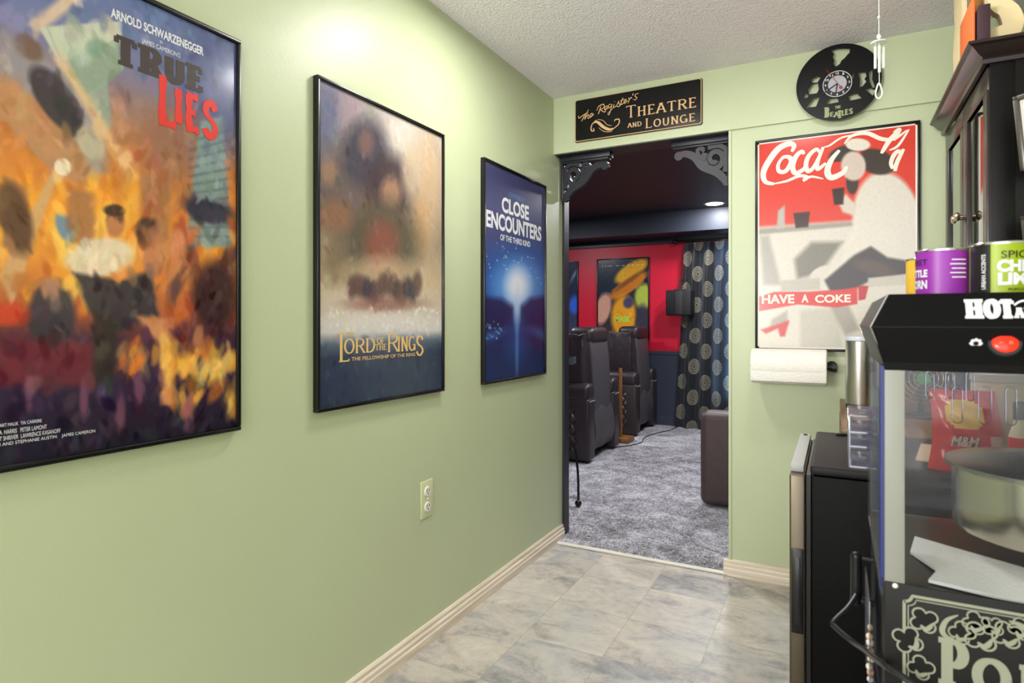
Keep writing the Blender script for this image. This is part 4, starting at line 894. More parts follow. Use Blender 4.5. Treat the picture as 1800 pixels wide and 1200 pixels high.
# red candy bag, upright, crinkled
bc = on_back(1694, 700, 1.64); t = thing('candy_bag', 'red and yellow candy bag standing on the small fridge behind the popcorn machine', 'candy bag', (bc[0], 1.64, FZ))
def bag_pt(i, j, s_):
    u = i / 20 * 2 - 1; v = j / 26; w = .066 * (1 - .12 * v) ; th = .030 * (1 - v ** 3) * math.sqrt(max(0, 1 - u * u)) * (1 if v > .02 else .9)
    n = .004 * math.sin(u * 9 + v * 13) * (1 - abs(u)) + .003 * math.sin(v * 31 + u * 5) * (1 - abs(u))
    return (bc[0] + u * w + .006 * math.sin(v * 4), 1.64 - s_ * (th + n), FZ + .002 + v * .175)
b = MB()
for s_ in (1, -1):
    b.cur = 0; va = [bag_pt(i, j, s_) for j in range(27) for i in range(21)]; o_ = len(b.v); b.add(va, [])
    for j in range(26):
        for i in range(20):
            yel = 14 <= j <= 22 and 4 <= i <= 14 and ((i - 9) / 6) ** 2 + ((j - 18) / 5) ** 2 < 1
            lt = i >= 16 and j < 12
            b.f.append((o_ + j * 21 + i, o_ + j * 21 + i + 1, o_ + (j + 1) * 21 + i + 1, o_ + (j + 1) * 21 + i)); b.mi.append(1 if yel and s_ == 1 else 2 if lt and s_ == 1 else 0)
b.build('bag', [flat('red_foil', (206, 26, 24), .22), flat('yellow_foil', (238, 196, 40), .25), flat('pale_foil', (214, 196, 206), .25)], t, 60)
b = MB(); text(b, 'M&M', (bc[0] - .028, FZ + .060, bc[0] + .022, FZ + .082), P_back(1.604), .002, .03, .3); b.build('lettering', WHITEINK, t)
c = on_back(1755, 790, 1.72); c = (c[0], 1.72, FZ); t = thing('beige_canister', 'tall beige canister on the small fridge behind the kettle', 'canister', c)
b = MB(); b.lathe([(0, 0), (.048, 0), (.05, .004), (.05, .19), (.048, .194), (0, .194)], c=c, n=40); b.build('body', flat('beige_tin', (190, 178, 152), .35), t)
b = MB(); b.lathe([(0, .194), (.052, .194), (.052, .21), (.048, .214), (0, .214)], c=c, n=40); b.build('lid', LTGREY, t)
c = on_back(1781, 790, 1.62); c = (c[0] + .005, 1.60, FZ); t = thing('sauce_bottle', 'slim white bottle with red label and black cap on the small fridge', 'bottle', c)
b = MB(); b.lathe([(0, 0), (.016, 0), (.017, .004), (.017, .09), (.008, .12), (.007, .135), (0, .135)], c=c, n=24); b.build('body', WHITE, t)
b = MB(); b.lathe([(.0172, .055), (.0174, .056), (.0174, .088), (.0172, .089)], c=c, n=24); b.build('label_band', REDINK, t)
b = MB(); b.lathe([(.009, .125), (.010, .126), (.010, .158), (.008, .162), (0, .162)], c=c, n=20); b.build('cap', BLK, t)

# ------------------------------------------------------------------ popcorn machine
MX0, MX1, MY0, MY1 = .054, .476, .900, 1.262; PZ = .806; GZ = 1.075; TZ = 1.165
t = thing('popcorn_machine', 'black popcorn machine with clear sides and HOT lettering at right edge', 'popcorn machine', ((MX0 + MX1) / 2, 1.08, .60)); PM = t
PF = P_back(MY0)
# header canopy: flares out to a middle ridge
z_r = 1.124; fl = .016; ins = .006
def rect(o, z): return [(MX0 - o, MY0 - o, z), (MX1 + o, MY0 - o, z), (MX1 + o, MY1 + o, z), (MX0 - o, MY1 + o, z)]
R4 = [rect(0, 1.070), rect(.002, 1.080), rect(fl, z_r - .0006), rect(fl, z_r + .0006), rect(-.004, TZ)]
b = MB(); fs = [(3, 2, 1, 0), tuple(16 + k for k in range(4))]
for i in range(4): fs += [(i * 4 + k, i * 4 + (k + 1) % 4, (i + 1) * 4 + (k + 1) % 4, (i + 1) * 4 + k) for k in range(4)]
b.add([p for r in R4 for p in r], fs); hd = b.build('header', flat('machine_black', (8, 8, 9), .38, spec=.16), t, 0)
# chrome corner edging of the header
for x, sg in ((MX0, -1), (MX1, 1)):
    MB().tube([(x + sg * .001, MY0 - .001, 1.083), (x + sg * fl, MY0 - fl, z_r), (x - sg * .004, MY0 + .004, TZ)], .0012, 6).build('edge_trim', CHROME, hd)
    MB().tube([(x + sg * .001, MY1 + .001, 1.083), (x + sg * fl, MY1 + fl, z_r), (x - sg * .004, MY1 - .004, TZ)], .0012, 6).build('edge_trim', CHROME, hd)
# slanted planes for header lettering
def up_plane(u, v, d=0.):
    k = (v - z_r) / (TZ - z_r); return (u, MY0 - fl + k * (fl + .004) - d, v + d * .4)
def lo_plane(u, v, d=0.):
    k = (z_r - v) / (z_r - 1.082); return (u, MY0 - fl + k * (fl - .001) - d, v - d * .3)
def hq(px, py, y): return on_back(px, py, y)
b = MB()
for ch, x0, x1 in (('H', 1697, 1729), ('O', 1730, 1759), ('T', 1757, 1785)):
    p, q = hq(x0, 560, MY0 - .008), hq(x1, 526, MY0 - .004); serif(b, ch, (p[0], p[1], q[0] - .0012, q[1]), up_plane, .0008, .0002, .30, .15, .40, .1)
p = hq(1784, 559, MY0 - .008); q = hq(1800, 541, MY0 - .006); w_ = (q[0] - p[0])
serif(b, 'AND', (p[0], p[1], p[0] + w_ * 3.0, q[1]), up_plane, .0008, .0002, .28, .15, .4, .12); b.ribbon(crom([(p[0], q[1] + .003), (p[0] + w_, q[1] + .008), (p[0] + w_ * 3, q[1] + .006)], 6), .002, up_plane, .0002, .0008)
serif(b, 'FRESH', (p[0] + w_ * 3.3, p[1], p[0] + w_ * 3.3 + .105, hq(1785, 526, MY0 - .004)[1]), up_plane, .0008, .0002, .34, .2, .46, .1)
b.build('lettering', WHITEINK, hd); b = MB()
ic = hq(1715.5, 603, MY0 - .010); b.ribbon([(ic[0] + (.0045 + .0010 * math.cos(8 * a_)) * math.cos(a_), ic[1] + (.0042 + .0010 * math.cos(8 * a_)) * math.sin(a_)) for a_ in [q * PI / 24 for q in range(48)]], .0022, lo_plane, .0002, .0008, True)
b.build('lamp_symbol', WHITEINK, hd)
sw = hq(1766, 604, MY0 - .010); M = Matrix.Translation(lo_plane(sw[0], sw[1])) @ Matrix.Rotation(math.radians(-20), 4, 'X')
b = MB(); b.lathe([(0, -.003), (.0155, -.003), (.0165, 0), (0, .001)], n=32, axis='Y', M=M @ Matrix.Diagonal((1, 1, .95, 1))); s_ = b.build('switch_bezel', flat('switch_black', (40, 40, 44), .4), hd) if False else b.build('switch', flat('switch_black', (40, 40, 44), .4), t)
b = MB(); b.lathe([(0, -.007), (.009, -.0065), (.0125, -.004), (.0128, 0), (0, 0)], n=32, axis='Y', M=M @ Matrix.Diagonal((1, 1, .92, 1))); b.build('rocker', flat('red_rocker', (232, 44, 20), .2, emit=.25), s_)
b = MB(); f = lambda u, v, d=0.: tuple(M @ Vector((u, -.0072 - d, v))); b.ribbon([(-.006, -.001), (-.003, -.001)], .0008, f, 0, .0003); b.ribbon(arcp(.0045, -.001, .0015, 0, 360, 12)[:-1], .0006, f, 0, .0003, True); b.build('switch_mark', flat('pale_red', (250, 150, 130), .4), s_)
# posts
for i, (x, y, w) in enumerate(((MX0, MY0, .0215), (MX1 - .0215, MY0, .0215), (MX0, MY1 - .012, .012), (MX1 - .012, MY1 - .012, .012))):
    b = MB(); b.box(x, x + w, y, y + .012, PZ - .005, GZ, .001); b.build('corner_post', POST if i < 2 else flat('dark_post', (64, 66, 80), .35), t)
# clear panels
b = MB(); b.box(MX0 + .0215, MX1 - .0215, MY0 + .004, MY0 + .007, PZ - .004, GZ); b.build('front_pane', ACR, t)
b = MB(); b.box(MX0 - .0035, MX0 - .0005, MY0 + .005, MY1, PZ - .02, GZ); lp = b.build('side_pane', ACR, t)
b = MB(); b.box(MX0 - .0042, MX0, MY0 + .001, MY0 + .006, PZ + .003, GZ); b.box(MX0 - .0042, MX0, MY0 + .030, MY0 + .036, PZ - .02, GZ); b.build('blue_edge', BLUEE, lp)
b = MB(); b.box(MX1 + .0005, MX1 + .0035, MY0 + .005, MY1, PZ - .02, GZ); b.build('side_pane', ACR, t)
b = MB(); b.box(MX0 + .012, MX1 - .012, MY1 - .008, MY1 - .005, PZ - .004, GZ); rp = b.build('rear_door', ACRD, t)
def slot(mb, c0, c1, r0, r1, y):
    a0 = on_back(c0, r0, y); a1 = on_back(c1, r1, y); w = (a1[0] - a0[0]) / 2; ux = (a0[0] + a1[0]) / 2
    pts = arcp(ux, a0[1] - w, w, 0, 180, 8) + arcp(ux, a1[1] + w, w, 180, 360, 8)
    mb.tube([(p[0], y, p[1]) for p in pts], .0010, 6, True)
b = MB()
for q in ((1627, 1642, 652, 700), (1662, 1678, 652, 700), (1698, 1713, 653, 705), (1674, 1692, 679, 744), (1720, 1743, 679, 746), (1768, 1787, 680, 748)): slot(b, *q, MY1 - .010)
b.build('vent_slot', ACRE, rp)
# clear ribbed handle box on the left side
hy0, hy1 = .985, 1.10; hx0, hx1 = .016, MX0 - .004; hz0, hz1 = .925, .998
b = MB(); b.box(hx0, hx0 + .0025, hy0, hy1, hz0 + .003, hz1, .001); b.box(hx0, hx1, hy0, hy0 + .0025, hz0 + .003, hz1, .001); b.box(hx0, hx1, hy1 - .0025, hy1, hz0 + .003, hz1, .001); hb = b.build('clear_handle', ACR, t)
b = MB()
for z, tk in ((hz0, .004), (.953, .0045), (.973, .0045), (hz1 - .001, .003)): b.box(hx0, hx1, hy0, hy1, z, z + tk, .001)
for y in (hy0, hy1 - .003): b.box(hx0 - .0005, hx0 + .0028, y, y + .003, hz0, hz1, .001)
b.build('handle_rib', ACRE, hb)
# deck, kettle
b = MB(); b.box(MX0 + .001, MX1 - .001, MY0 + .002, MY1, PZ - .018, PZ - .008); b.build('deck', flat('deck_black', (20, 20, 23), .3), t)
kc = (.268, 1.085, .836); kr = .119
b = MB(); b.lathe([(0, 0), (kr - .012, 0), (kr - .004, .004), (kr, .012), (kr, .088), (kr + .004, .092), (kr + .004, .096), (kr - .003, .096), (kr - .003, .06), (0, .02)], c=kc, n=64); kt = b.build('kettle', mk_steel('kettle_steel', (206, 198, 180), .22, 2), t)
b = MB(); b.lathe([(0, .112), (.03, .111), (.085, .105), (kr + .005, .099), (kr + .009, .097), (kr + .009, .092), (0, .094)], c=kc, n=64); b.build('lid', flat('lid_steel', (150, 146, 138), .25, 1.), kt)
b = MB(); b.ball((kc[0] - .02, kc[1] - .01, kc[2] + .125), .012, 12, (1, 1, .7)); b.tube([(kc[0] - .02, kc[1] - .01, kc[2] + .105), (kc[0] - .02, kc[1] - .01, kc[2] + .125)], .004, 8); b.build('lid_knob', BLK, kt)
b = MB()
for y in (kc[1] - .05, kc[1] + .05): b.box(kc[0] + .10, kc[0] + .116, y - .006, y + .006, kc[2] + .02, GZ, .002)
b.build('hanger', LTGREY, kt)
b = MB(); b.box(.2285, .2365, 1.02, 1.04, .87, 1.07, .002); b.build('hanger', LTGREY, kt) if False else None
# paper napkin folded on the deck
NAP = NT('napkin_paper'); v = NAP.obj(); NAP.set(Base_Color=lin((252, 248, 242)) + (1,), Roughness=.95); NAP.bump(NAP.noise(v, 240, 3), .5, .003); NAP = NAP.m
b = MB(); q = [(1608, 949), (1640, 958), (1700, 977), (1800, 1008), (1850, 1024), (1850, 1090), (1745, 1062), (1650, 1030), (1600, 974)]
zz = PZ - .008
def onz(px, py, z): d = ray(px, py); t_ = (z - CAM_H) / d[2]; return (t_ * d[0], t_ * d[1])
pp = [onz(1608, 949, zz), onz(1850, 1022, zz), onz(1850, 1075, zz), onz(1745, 1052, zz), onz(1632, 1026, zz), onz(1648, 1010, zz), onz(1600, 974, zz)]
pp = [(max(MX0 + .025, p[0]), max(MY0 + .012, p[1])) for p in pp]
b.prism(pp, lambda u, v, d=0.: (u, v, zz + d + .002 * math.sin(u * 60)), .002, .006); tag(b.build('paper_napkin', NAP), 'folded white paper towel lying under the kettle in the popcorn machine', 'paper towel')
# lower body with printed front
b = MB(); b.box(MX0 + .001, MX1 - .001, MY0 + .001, MY1, .60, PZ - .018, .002); b.build('base_body', flat('machine_base_black', (16, 16, 15), .45, spec=.25), t)
b = MB(); b.box(MX0, MX1, MY0 - .002, MY0 + .001, .60, PZ, .0008); fp = b.build('front_panel', flat('machine_base_black', (16, 16, 15), .45, spec=.25), t)
b = MB(); p = on_back(1573.5, 1029, MY0 - .002)
for x in (p[0], MX1 - .01): MB().ball((x, MY0 - .002, p[1]), .0032, 12, (1, .6, 1)).build('rivet', WHITE, fp)
b = MB(); f = P_back(MY0 - .002); MD = .0006
MQ = lambda x, y: on_back(1480 + x / 3.75, 880 + y / 3.75, MY0 - .002)
for o_, w_ in ((0, .0034), (.0042, .0012)):
    L_, T_ = MQ(410, 640)[0] + o_, MQ(440, 622)[1] - o_; Rr, Bt = MX0 + MX1 - L_, T_ - .20; n_ = .008
    pts = [(L_, Bt + n_), (L_, T_ - n_)] + arcp(L_, T_, n_, 270, 360, 6) + [(Rr - n_, T_)] + arcp(Rr, T_, n_, 180, 270, 6) + [(Rr, Bt + n_)] + arcp(Rr, Bt, n_, 90, 180, 6) + [(L_ + n_, Bt)] + arcp(L_, Bt, n_, 0, 90, 6)
    b.ribbon(pts, w_, f, 0, MD, True)
def pop(cx_, cy_, r, rot, nl=4, fill=True):
    def pt(a_, k=1.): rr = r * k * (.50 + .52 * abs(math.cos((a_ - rot) * nl / 2)) ** .55); return (cx_ + rr * math.cos(a_), cy_ + rr * math.sin(a_))
    pts = [pt(q * PI / 30) for q in range(60)]
    b.cur = 1; b.prism(pts, f, 0, MD + .0002); b.cur = 0; b.ribbon(pts, r * .13, f, 0, MD + .0006, True)
    if fill: e = crom([pt(rot + 3.6, .55), pt(rot + 4.3, .75), pt(rot + 4.9, .6), pt(rot + 5.4, .8)], 5); b.ribbon(e, lambda s_: r * (.12 + .22 * math.sin(PI * s_)), f, 0, MD + .0006)
def mq(x, y): return MQ(x, y)
for x, y, r, ro in ((540, 785, .0150, .6), (432, 912, .0160, 1.2), (520, 1095, .0140, .2)): c = mq(x, y); pop(c[0], c[1], r, ro)
for x, y, r, ro in ((880, 800, .0130, .3), (990, 822, .0110, .9), (790, 865, .0130, .1), (1090, 880, .0150, .5), (915, 890, .0170, .7), (1180, 840, .012, .2)): c = mq(x, y); pop(c[0], c[1], r, ro)
b.ribbon([mq(*p) for p in crom([(765, 752), (690, 785), (660, 850), (690, 895), (740, 905)], 6)], lambda s_: .001 + .005 * math.sin(PI * s_), f, 0, MD)
b.ribbon([mq(*p) for p in crom([(1100, 790), (1170, 815), (1230, 860), (1240, 900)], 6)], lambda s_: .001 + .005 * math.sin(PI * s_), f, 0, MD)
P0, P1 = mq(640, 1205), mq(835, 930)
serif(b, 'P', (P0[0], P0[1], P1[0], P1[1]), f, MD, 0, .20, .12, .30, .1)
xx = mq(860, 0)[0]; zt_, zb2 = mq(860, 1012)[1], P0[1]
for k, ch in enumerate('OPCORN'):
    w_ = .036; serif(b, ch, (xx + k * (w_ + .0055), zb2, xx + k * (w_ + .0055) + w_, zt_), f, MD, 0, .24, .14, .32, .1)
b.build('front_print', [MACHINK, flat('machine_base_black', (16, 16, 15), .45, spec=.25)], fp, 0)
# cans of popcorn seasoning on the header
def can(cx_, cy_, r, h, label, body, band=None, texts=(), bands=()):
    t = thing('seasoning_can', label, 'can', (cx_, cy_, TZ), 'cans of popcorn seasoning')
    b = MB(); b.lathe([(0, .001), (r - .001, .001), (r, .002), (r, h - .002), (0, h - .002)], c=(cx_, cy_, TZ), n=56); bd = b.build('can_body', body, t)
    b = MB(); b.lathe([(r - .002, h - .002), (r + .0008, h - .002), (r + .001, h), (r - .0005, h + .0012), (r - .003, h), (0, h - .001)], c=(cx_, cy_, TZ), n=56); b.build('rim', CHROME, t)
    b = MB(); b.lathe([(0, 0), (r + .0008, 0), (r + .0008, .0015), (0, .0015)], c=(cx_, cy_, TZ), n=40); b.build('rim', CHROME, t)
    def cyl(u, v, d=0.): a_ = -PI / 2 + u / r; return (cx_ + (r + d) * math.cos(a_), cy_ + (r + d) * math.sin(a_), TZ + v)
    for (u0_, u1_, m_) in bands:
        b = MB(); n_ = 14; va = [cyl(u0_ + (u1_ - u0_) * i / n_, v_, .0003) for v_ in (.002, h - .002) for i in range(n_ + 1)]
        b.add(va, [(i, i + 1, n_ + 2 + i, n_ + 1 + i) for i in range(n_)]); b.build('label_band', m_, bd)
    for s_, bx, m_, bo in texts:
        b = MB()
        if s_ == '|': b.ribbon([(bx[0], (bx[1] + bx[3]) / 2), ((bx[0] + bx[2]) / 2, (bx[1] + bx[3]) / 2), (bx[2], (bx[1] + bx[3]) / 2)], bx[3] - bx[1], cyl, .0003, .0007)
        elif s_[0] == '^': # reads upward
            V, Fc = text_geo(s_[1:], bo); b.add([cyl(bx[2] - (bx[2] - bx[0]) * q[1], bx[1] + (bx[3] - bx[1]) * q[0], .0006) for q in V], Fc)
        else: text(b, s_, bx, cyl, .0006, bo)
        b.build('lettering', m_, bd)
    return t
PURP = flat('purple_label', (142, 44, 160), .4); LIMEL = flat('lime_label', (146, 168, 12), .4); INKK = flat('label_black', (24, 24, 28), .4)
ylw = flat('yellow_label', (232, 186, 60), .4)
tp = [('SWEET', (-.058, .042, -.022, .050), INKK, .01), ('KETTLE', (-.058, .026, -.0215, .036), WHITEINK, .04), ('CORN', (-.055, .010, -.022, .022), WHITEINK, .04)]
for k in range(5): tp.append(('|', (.006 - .002 * (k % 2), .047 - .0058 * k, .024, .0486 - .0058 * k), WHITEINK, 0))
can(.1295, 1.02, .0315, .0625, 'purple seasoning can on top of the popcorn machine', PURP, texts=tp)
can(.1865, .985, .0325, .0640, 'lime green seasoning can with white CHILI LIME lettering on popcorn machine', LIMEL, texts=[('SPICY', (-.006, .044, .030, .053), INKK, .01), ('CHILI', (-.010, .027, .031, .042), WHITEINK, .05), ('LIME', (-.009, .011, .031, .026), WHITEINK, .05), ('POPCORN', (.001, .0035, .024, .007), INKK, .02), ('^URBAN ACCENTS', (-.0265, .006, -.0215, .050), WHITEINK, .02)], bands=[(-.047, -.0165, INKK)])
can(.1900, 1.135, .0315, .0625, 'red seasoning can behind the purple and lime cans', flat('red_label', (190, 30, 40), .4))
can(.1290, 1.145, .0315, .0625, 'yellow seasoning can behind the purple can', ylw)
# cart under the machine
t = thing('popcorn_cart', 'black cart carrying the popcorn machine', 'cart', ((MX0 + MX1) / 2, 1.08, 0))
b = MB(); b.box(MX0 - .004, MX1 + .004, MY0 + .004, MY1 + .004, .13, .597, .004); b.build('cabinet', flat('cart_black', (16, 16, 17), .4), t)
for x in (MX0 + .06, MX1 - .06):
    for y in (MY0 + .05, MY1 - .05):
        b = MB(); b.lathe([(0, -.012), (.05, -.012), (.055, -.008), (.055, .008), (.05, .012), (0, .012)], c=(x, y, .055), n=28, axis='X'); b.box(x - .016, x + .016, y - .008, y + .008, .06, .132); b.build('wheel', BLKM, t)
def c3(px, py, y): p = on_back(px, py, y); return (p[0], y, p[1])
b = MB(); yq = 1.16
b.tube([c3(1505, 978, yq), c3(1505, 1052, yq)], .0085, 14); b.ball(c3(1505, 1053, yq), .0095, 12); b.ball(c3(1505, 978, yq), .0085, 12)
b.tube([c3(1505, 980, yq), (MX0, yq, c3(1535, 986, yq)[2])], .0035, 8); b.tube([c3(1505, 1052, yq), (MX0, yq, c3(1535, 1060, yq)[2])], .0065, 10); b.build('push_handle', flat('handle_metal', (34, 34, 38), .3, .3), PM)
b = MB(); b.tube(crom([c3(1505, 1046, 1.14), c3(1490, 1068, 1.12), c3(1466, 1092, 1.10), c3(1470, 1103, 1.09), c3(1500, 1128, 1.06), c3(1522, 1143, 1.0), c3(1540, 1158, .93), c3(1560, 1172, .885), c3(1585, 1188, .872), c3(1610, 1204, .868)], 6), .0042, 10)
e_ = c3(1610, 1204, .868); b.tube([e_, (e_[0] + .05, .868, e_[2] - .04)], .0042, 10); b.tube([(e_[0] + .05, .868, e_[2] - .04), (e_[0] + .05, MY0, e_[2] - .042)], .0042, 10); b.build('wire_frame', flat('handle_metal', (34, 34, 38), .3, .3), PM)
b = MB(); sx, sy = c3(1540, 1170, 1.06)[0], 1.06
b.box(sx - .012, sx - .010, sy - .07, sy + .07, .606, .74, .0005); b.box(sx - .012, MX0 - .004, sy - .07, sy + .07, .606, .610); b.build('side_pocket', ACRE, PM)
for k in range(9):
    zz_ = .6155 + .0105 * k; b = MB(); b.ball((MX0 - .0105 - random.uniform(0, .003), 1.0 + random.uniform(-.004, .004), zz_), random.uniform(.0042, .0054), 10, (random.uniform(.8, 1.1), random.uniform(.8, 1.3), 1.))
    tag(b.build('popcorn_kernel', flat(*random.choice([('kernel_cream', (232, 208, 172), .5), ('kernel_pale', (236, 228, 214), .5), ('kernel_tan', (214, 170, 124), .5)]))), 'popcorn kernel piled in the clear side pocket of the popcorn machine', 'popcorn kernel', 'popcorn kernels in the side pocket')

# ------------------------------------------------------------------ theatre room
CHX = -1.72
def recliner(y0, label):
    """theatre recliner facing -x, back at x = CHX, near arm at y0"""
    t = thing('recliner_chair', label, 'recliner', (CHX - .4, y0 + .39, .008), 'black recliners in the theatre room'); W_ = .78; aw = .15; z0 = .008
    for i, ya in enumerate((y0, y0 + W_ - aw)):
        b = MB(); b.box(CHX - .86, CHX, ya, ya + aw, z0 + .02, .52, .02, 3); ar = b.build('arm', LEATH, t)
        b = MB(); b.box(CHX - .70, CHX - .10, ya - .004, ya + .02, .10, .44, .008, 2); b.build('quilted_panel', QUILT, ar)
        def puff(x, y, z): return (x, y, z + (.025 * math.cos((y - ya - aw / 2) / aw * PI) if z > .56 else 0))
        b = MB(); b.box(CHX - .80, CHX - .004, ya - .006, ya + aw + .006, .50, .625, .035, 4, fn=puff); b.build('arm_pad', LEATH, ar)
        b = MB(); b.box(CHX - .001, CHX + .002, ya + .015, ya + aw - .015, .497, .503); b.build('piping', LTGREY, ar)
    b = MB(); b.box(CHX - .80, CHX - .18, y0 + aw, y0 + W_ - aw, .10, .45, .04, 3); b.build('seat', LEATH, t)
    b = MB(); b.box(CHX - .78, CHX - .12, y0 + aw + .01, y0 + W_ - aw - .01, z0, .10); b.build('base', BLKM, t)
    def lean(x, y, z): k = max(0, z - .30); return (x + .04 * k - .10 * k * k * 1.2, y, z)
    b = MB(); b.box(CHX - .24, CHX - .05, y0 + aw - .015, y0 + W_ - aw + .015, .30, 1.02, .05, 4, fn=lean, cuts=3); b.build('backrest', LEATH, t)
    b = MB(); b.box(CHX - .062, CHX - .030, y0 + aw + .045, y0 + W_ - aw - .02, .36, .98, .012, 2, fn=lean, cuts=3); b.build('back_panel', LEATHG, t)
    for ya, s_ in ((y0 + aw - .075, -1), (y0 + W_ - aw - .015, 1)):
        def rough(x, y, z):
            k = max(0, z - .48) / .52; x = x + .11 * k * k * (1 if x < CHX - .2 else .25); x, y, z = lean(x, y, z)
            return (x + .007 * math.sin(z * 52 + y * 20), y + s_ * (.03 * math.sin(k * PI) + .007 * math.sin(z * 60 + x * 40)), z + .012 * math.sin(x * 55))
        b = MB(); b.box(CHX - .40, CHX - .075, ya, ya + .09, .46, 1.03, .038, 5, fn=rough, cuts=9); b.build('side_bolster', LEATH, t)
    def hr(x, y, z): return (x - .05, y, z + .02 * math.cos((y - y0 - W_ / 2) * 5))
    b = MB(); b.box(CHX - .20, CHX + .012, y0 + aw + .03, y0 + W_ - aw - .03, .935, 1.075, .05, 5, fn=hr); b.build('headrest', LEATH, t)
    def sk(x, y, z): return (x + .03 * math.sin((z - .08) / .34 * PI) + .006 * math.sin(y * 22), y, z)
    b = MB(); b.box(CHX - .045, CHX - .028, y0 + aw + .01, y0 + W_ - aw - .01, .09, .44, .004, 2, fn=sk, cuts=7); b.build('back_skirt', LEATHG, t)
    return t
ch = recliner(4.56, 'near dark leather recliner, seen from behind beside the doorway jamb')
dup(ch, (CHX - .4, 5.86 + .39, .008), 'far dark leather recliner beside the red wall')
# slim wooden stand between the recliners
t = thing('wooden_stand', 'slim brown wooden post stand between the two recliners', 'stand', (CHX - .06, 5.60, .008))
WD = mk_wood('amber_wood', (84, 52, 24), (140, 92, 46), 'Z', 1., .4)
b = MB(); b.box(CHX - .078, CHX - .05, 5.55, 5.578, .05, .70, .003); b.build('post', WD, t)
b = MB(); b.box(CHX - .16, CHX + .03, 5.50, 5.70, .008, .055, .006); b.build('foot', WD, t)
# tray stand with curved legs near the doorway
t = thing('tray_stand', 'black tray stand with curved ball-footed legs by the left jamb', 'stand', (-1.50, 3.52, .008))
b = MB(); b.lathe([(0, 0), (.12, 0), (.128, .006), (.128, .045), (.122, .045), (.118, .012), (0, .010)], c=(-1.605, 3.66, .86), n=40); b.build('tray', flat('slate_tray', (70, 76, 86), .4), t)
for dx, dy in ((.115, -.04), (-.24, -.06), (-.10, .22)):
    b = MB(); x1, y1 = -1.50 + dx, 3.53 + dy
    b.tube(crom([(-1.605, 3.66, .86), (-1.58 + dx * .15, 3.60 + dy * .2, .55), (-1.50 + dx * .62, 3.56 + dy * .7, .36), (-1.5 + dx * .93, 3.53 + dy * .95, .26), (x1, y1, .16), (x1, y1, .04)], 6), .0075, 10); lg = b.build('leg', BLK, t)
    b = MB(); b.ball((x1, y1, .030), .021, 14); b.build('ball_foot', BLK, lg)
# brown sofa seen past the right jamb
t = thing('leather_sofa', 'brown leather sofa end at the right jamb of the doorway', 'sofa', (-.2, 4.3, .008))
b = MB(); b.box(-.735, .15, 3.84, 4.02, .02, .585, .045, 6); b.build('arm', SOFA, t)
b = MB(); b.box(-.72, .15, 5.2, 5.38, .055, .585, .045, 6); b.build('arm', SOFA, t)
b = MB(); b.box(-.66, .0, 4.03, 5.19, .07, .46, .05, 5); b.build('seat', SOFA, t)
b = MB(); b.box(.0, .24, 4.03, 5.19, .07, .95, .07, 6); b.build('backrest', SOFA, t)
for y in (3.96, 5.29):
    for x in (-.52, .05): b = MB(); b.box(x, x + .06, y - .03, y + .03, .008, .06); b.build('foot', BLK, t)
# posters of the theatre room
PT_ = P_far(TY)
a = Art([(1050, 457), (1142, 453), (1142, 608), (1050, 600)], 110, 165)
a.grad([(0, (44, 56, 66)), (.3, (36, 46, 62)), (.6, (52, 50, 66)), (1, (70, 56, 54))])
a.blob(1110, 478, 34, 14, (226, 166, 44), 1, .3, -34).blob(1104, 505, 40, 12, (204, 120, 44), 1, .3, -34).blob(1108, 494, 36, 4, (60, 48, 44), .45, .8, -36)
a.blob(1132, 526, 16, 24, (184, 196, 78), .95, .4).blob(1060, 545, 13, 28, (222, 164, 140), .95, .35, 12).blob(1096, 560, 22, 38, (232, 160, 44), 1, .35).blob(1130, 566, 12, 26, (62, 60, 74), .9, .5).blob(1104, 536, 9, 10, (60, 66, 110), .9, .5)
m0 = on_back(1050, 456, TY); m1 = on_back(1142, 453, TY)
a.dabs(200, (2, 5), 16)
t = poster(m0[0], m0[1] - .93, m1[0], m0[1], PT_, 'yellow and dark film poster on the red wall above the recliners', 'poster', a, None, fw=.012)
FQ = lambda x, y: on_back(970 + x / 3.75, 330 + y / 3.75, TY - .012)
b = MB(); p, q = FQ(415, 885), FQ(522, 842); text(b, 'MASK', (p[0], p[1], q[0], q[1] - .004), PT_, .0126, .05); p, q = FQ(420, 838), FQ(440, 826); text(b, 'THE', (p[0], p[1], q[0], q[1]), PT_, .0126, .02); b.build('lettering', LIME, t)
b = MB(); p, q = FQ(328, 522), FQ(610, 500); text(b, 'JIM CARREY', (p[0], p[1], q[0], q[1] - .004), PT_, .0126, .0, 0, 1.4); b.build('lettering', CREAM, t)
a = Art([(925, 462), (1017, 459), (1017, 598), (925, 596)], 90, 140)
a.grad([(0, (62, 70, 92)), (.5, (48, 56, 84)), (.7, (60, 66, 94)), (1, (72, 78, 104))])
a.blob(1010, 535, 10, 16, (60, 110, 230), .9, .6).blob(1004, 492, 3, 18, (200, 206, 216), .7, .7, 30).blob(980, 500, 30, 30, (40, 48, 76), .8, .6)
m1 = on_back(1017, 459, TY)
poster(m1[0] - .62, m1[1] - .93, m1[0], m1[1], PT_, 'blue-grey film poster on the red wall, mostly hidden by the left jamb', 'poster', a, None, fw=.012)
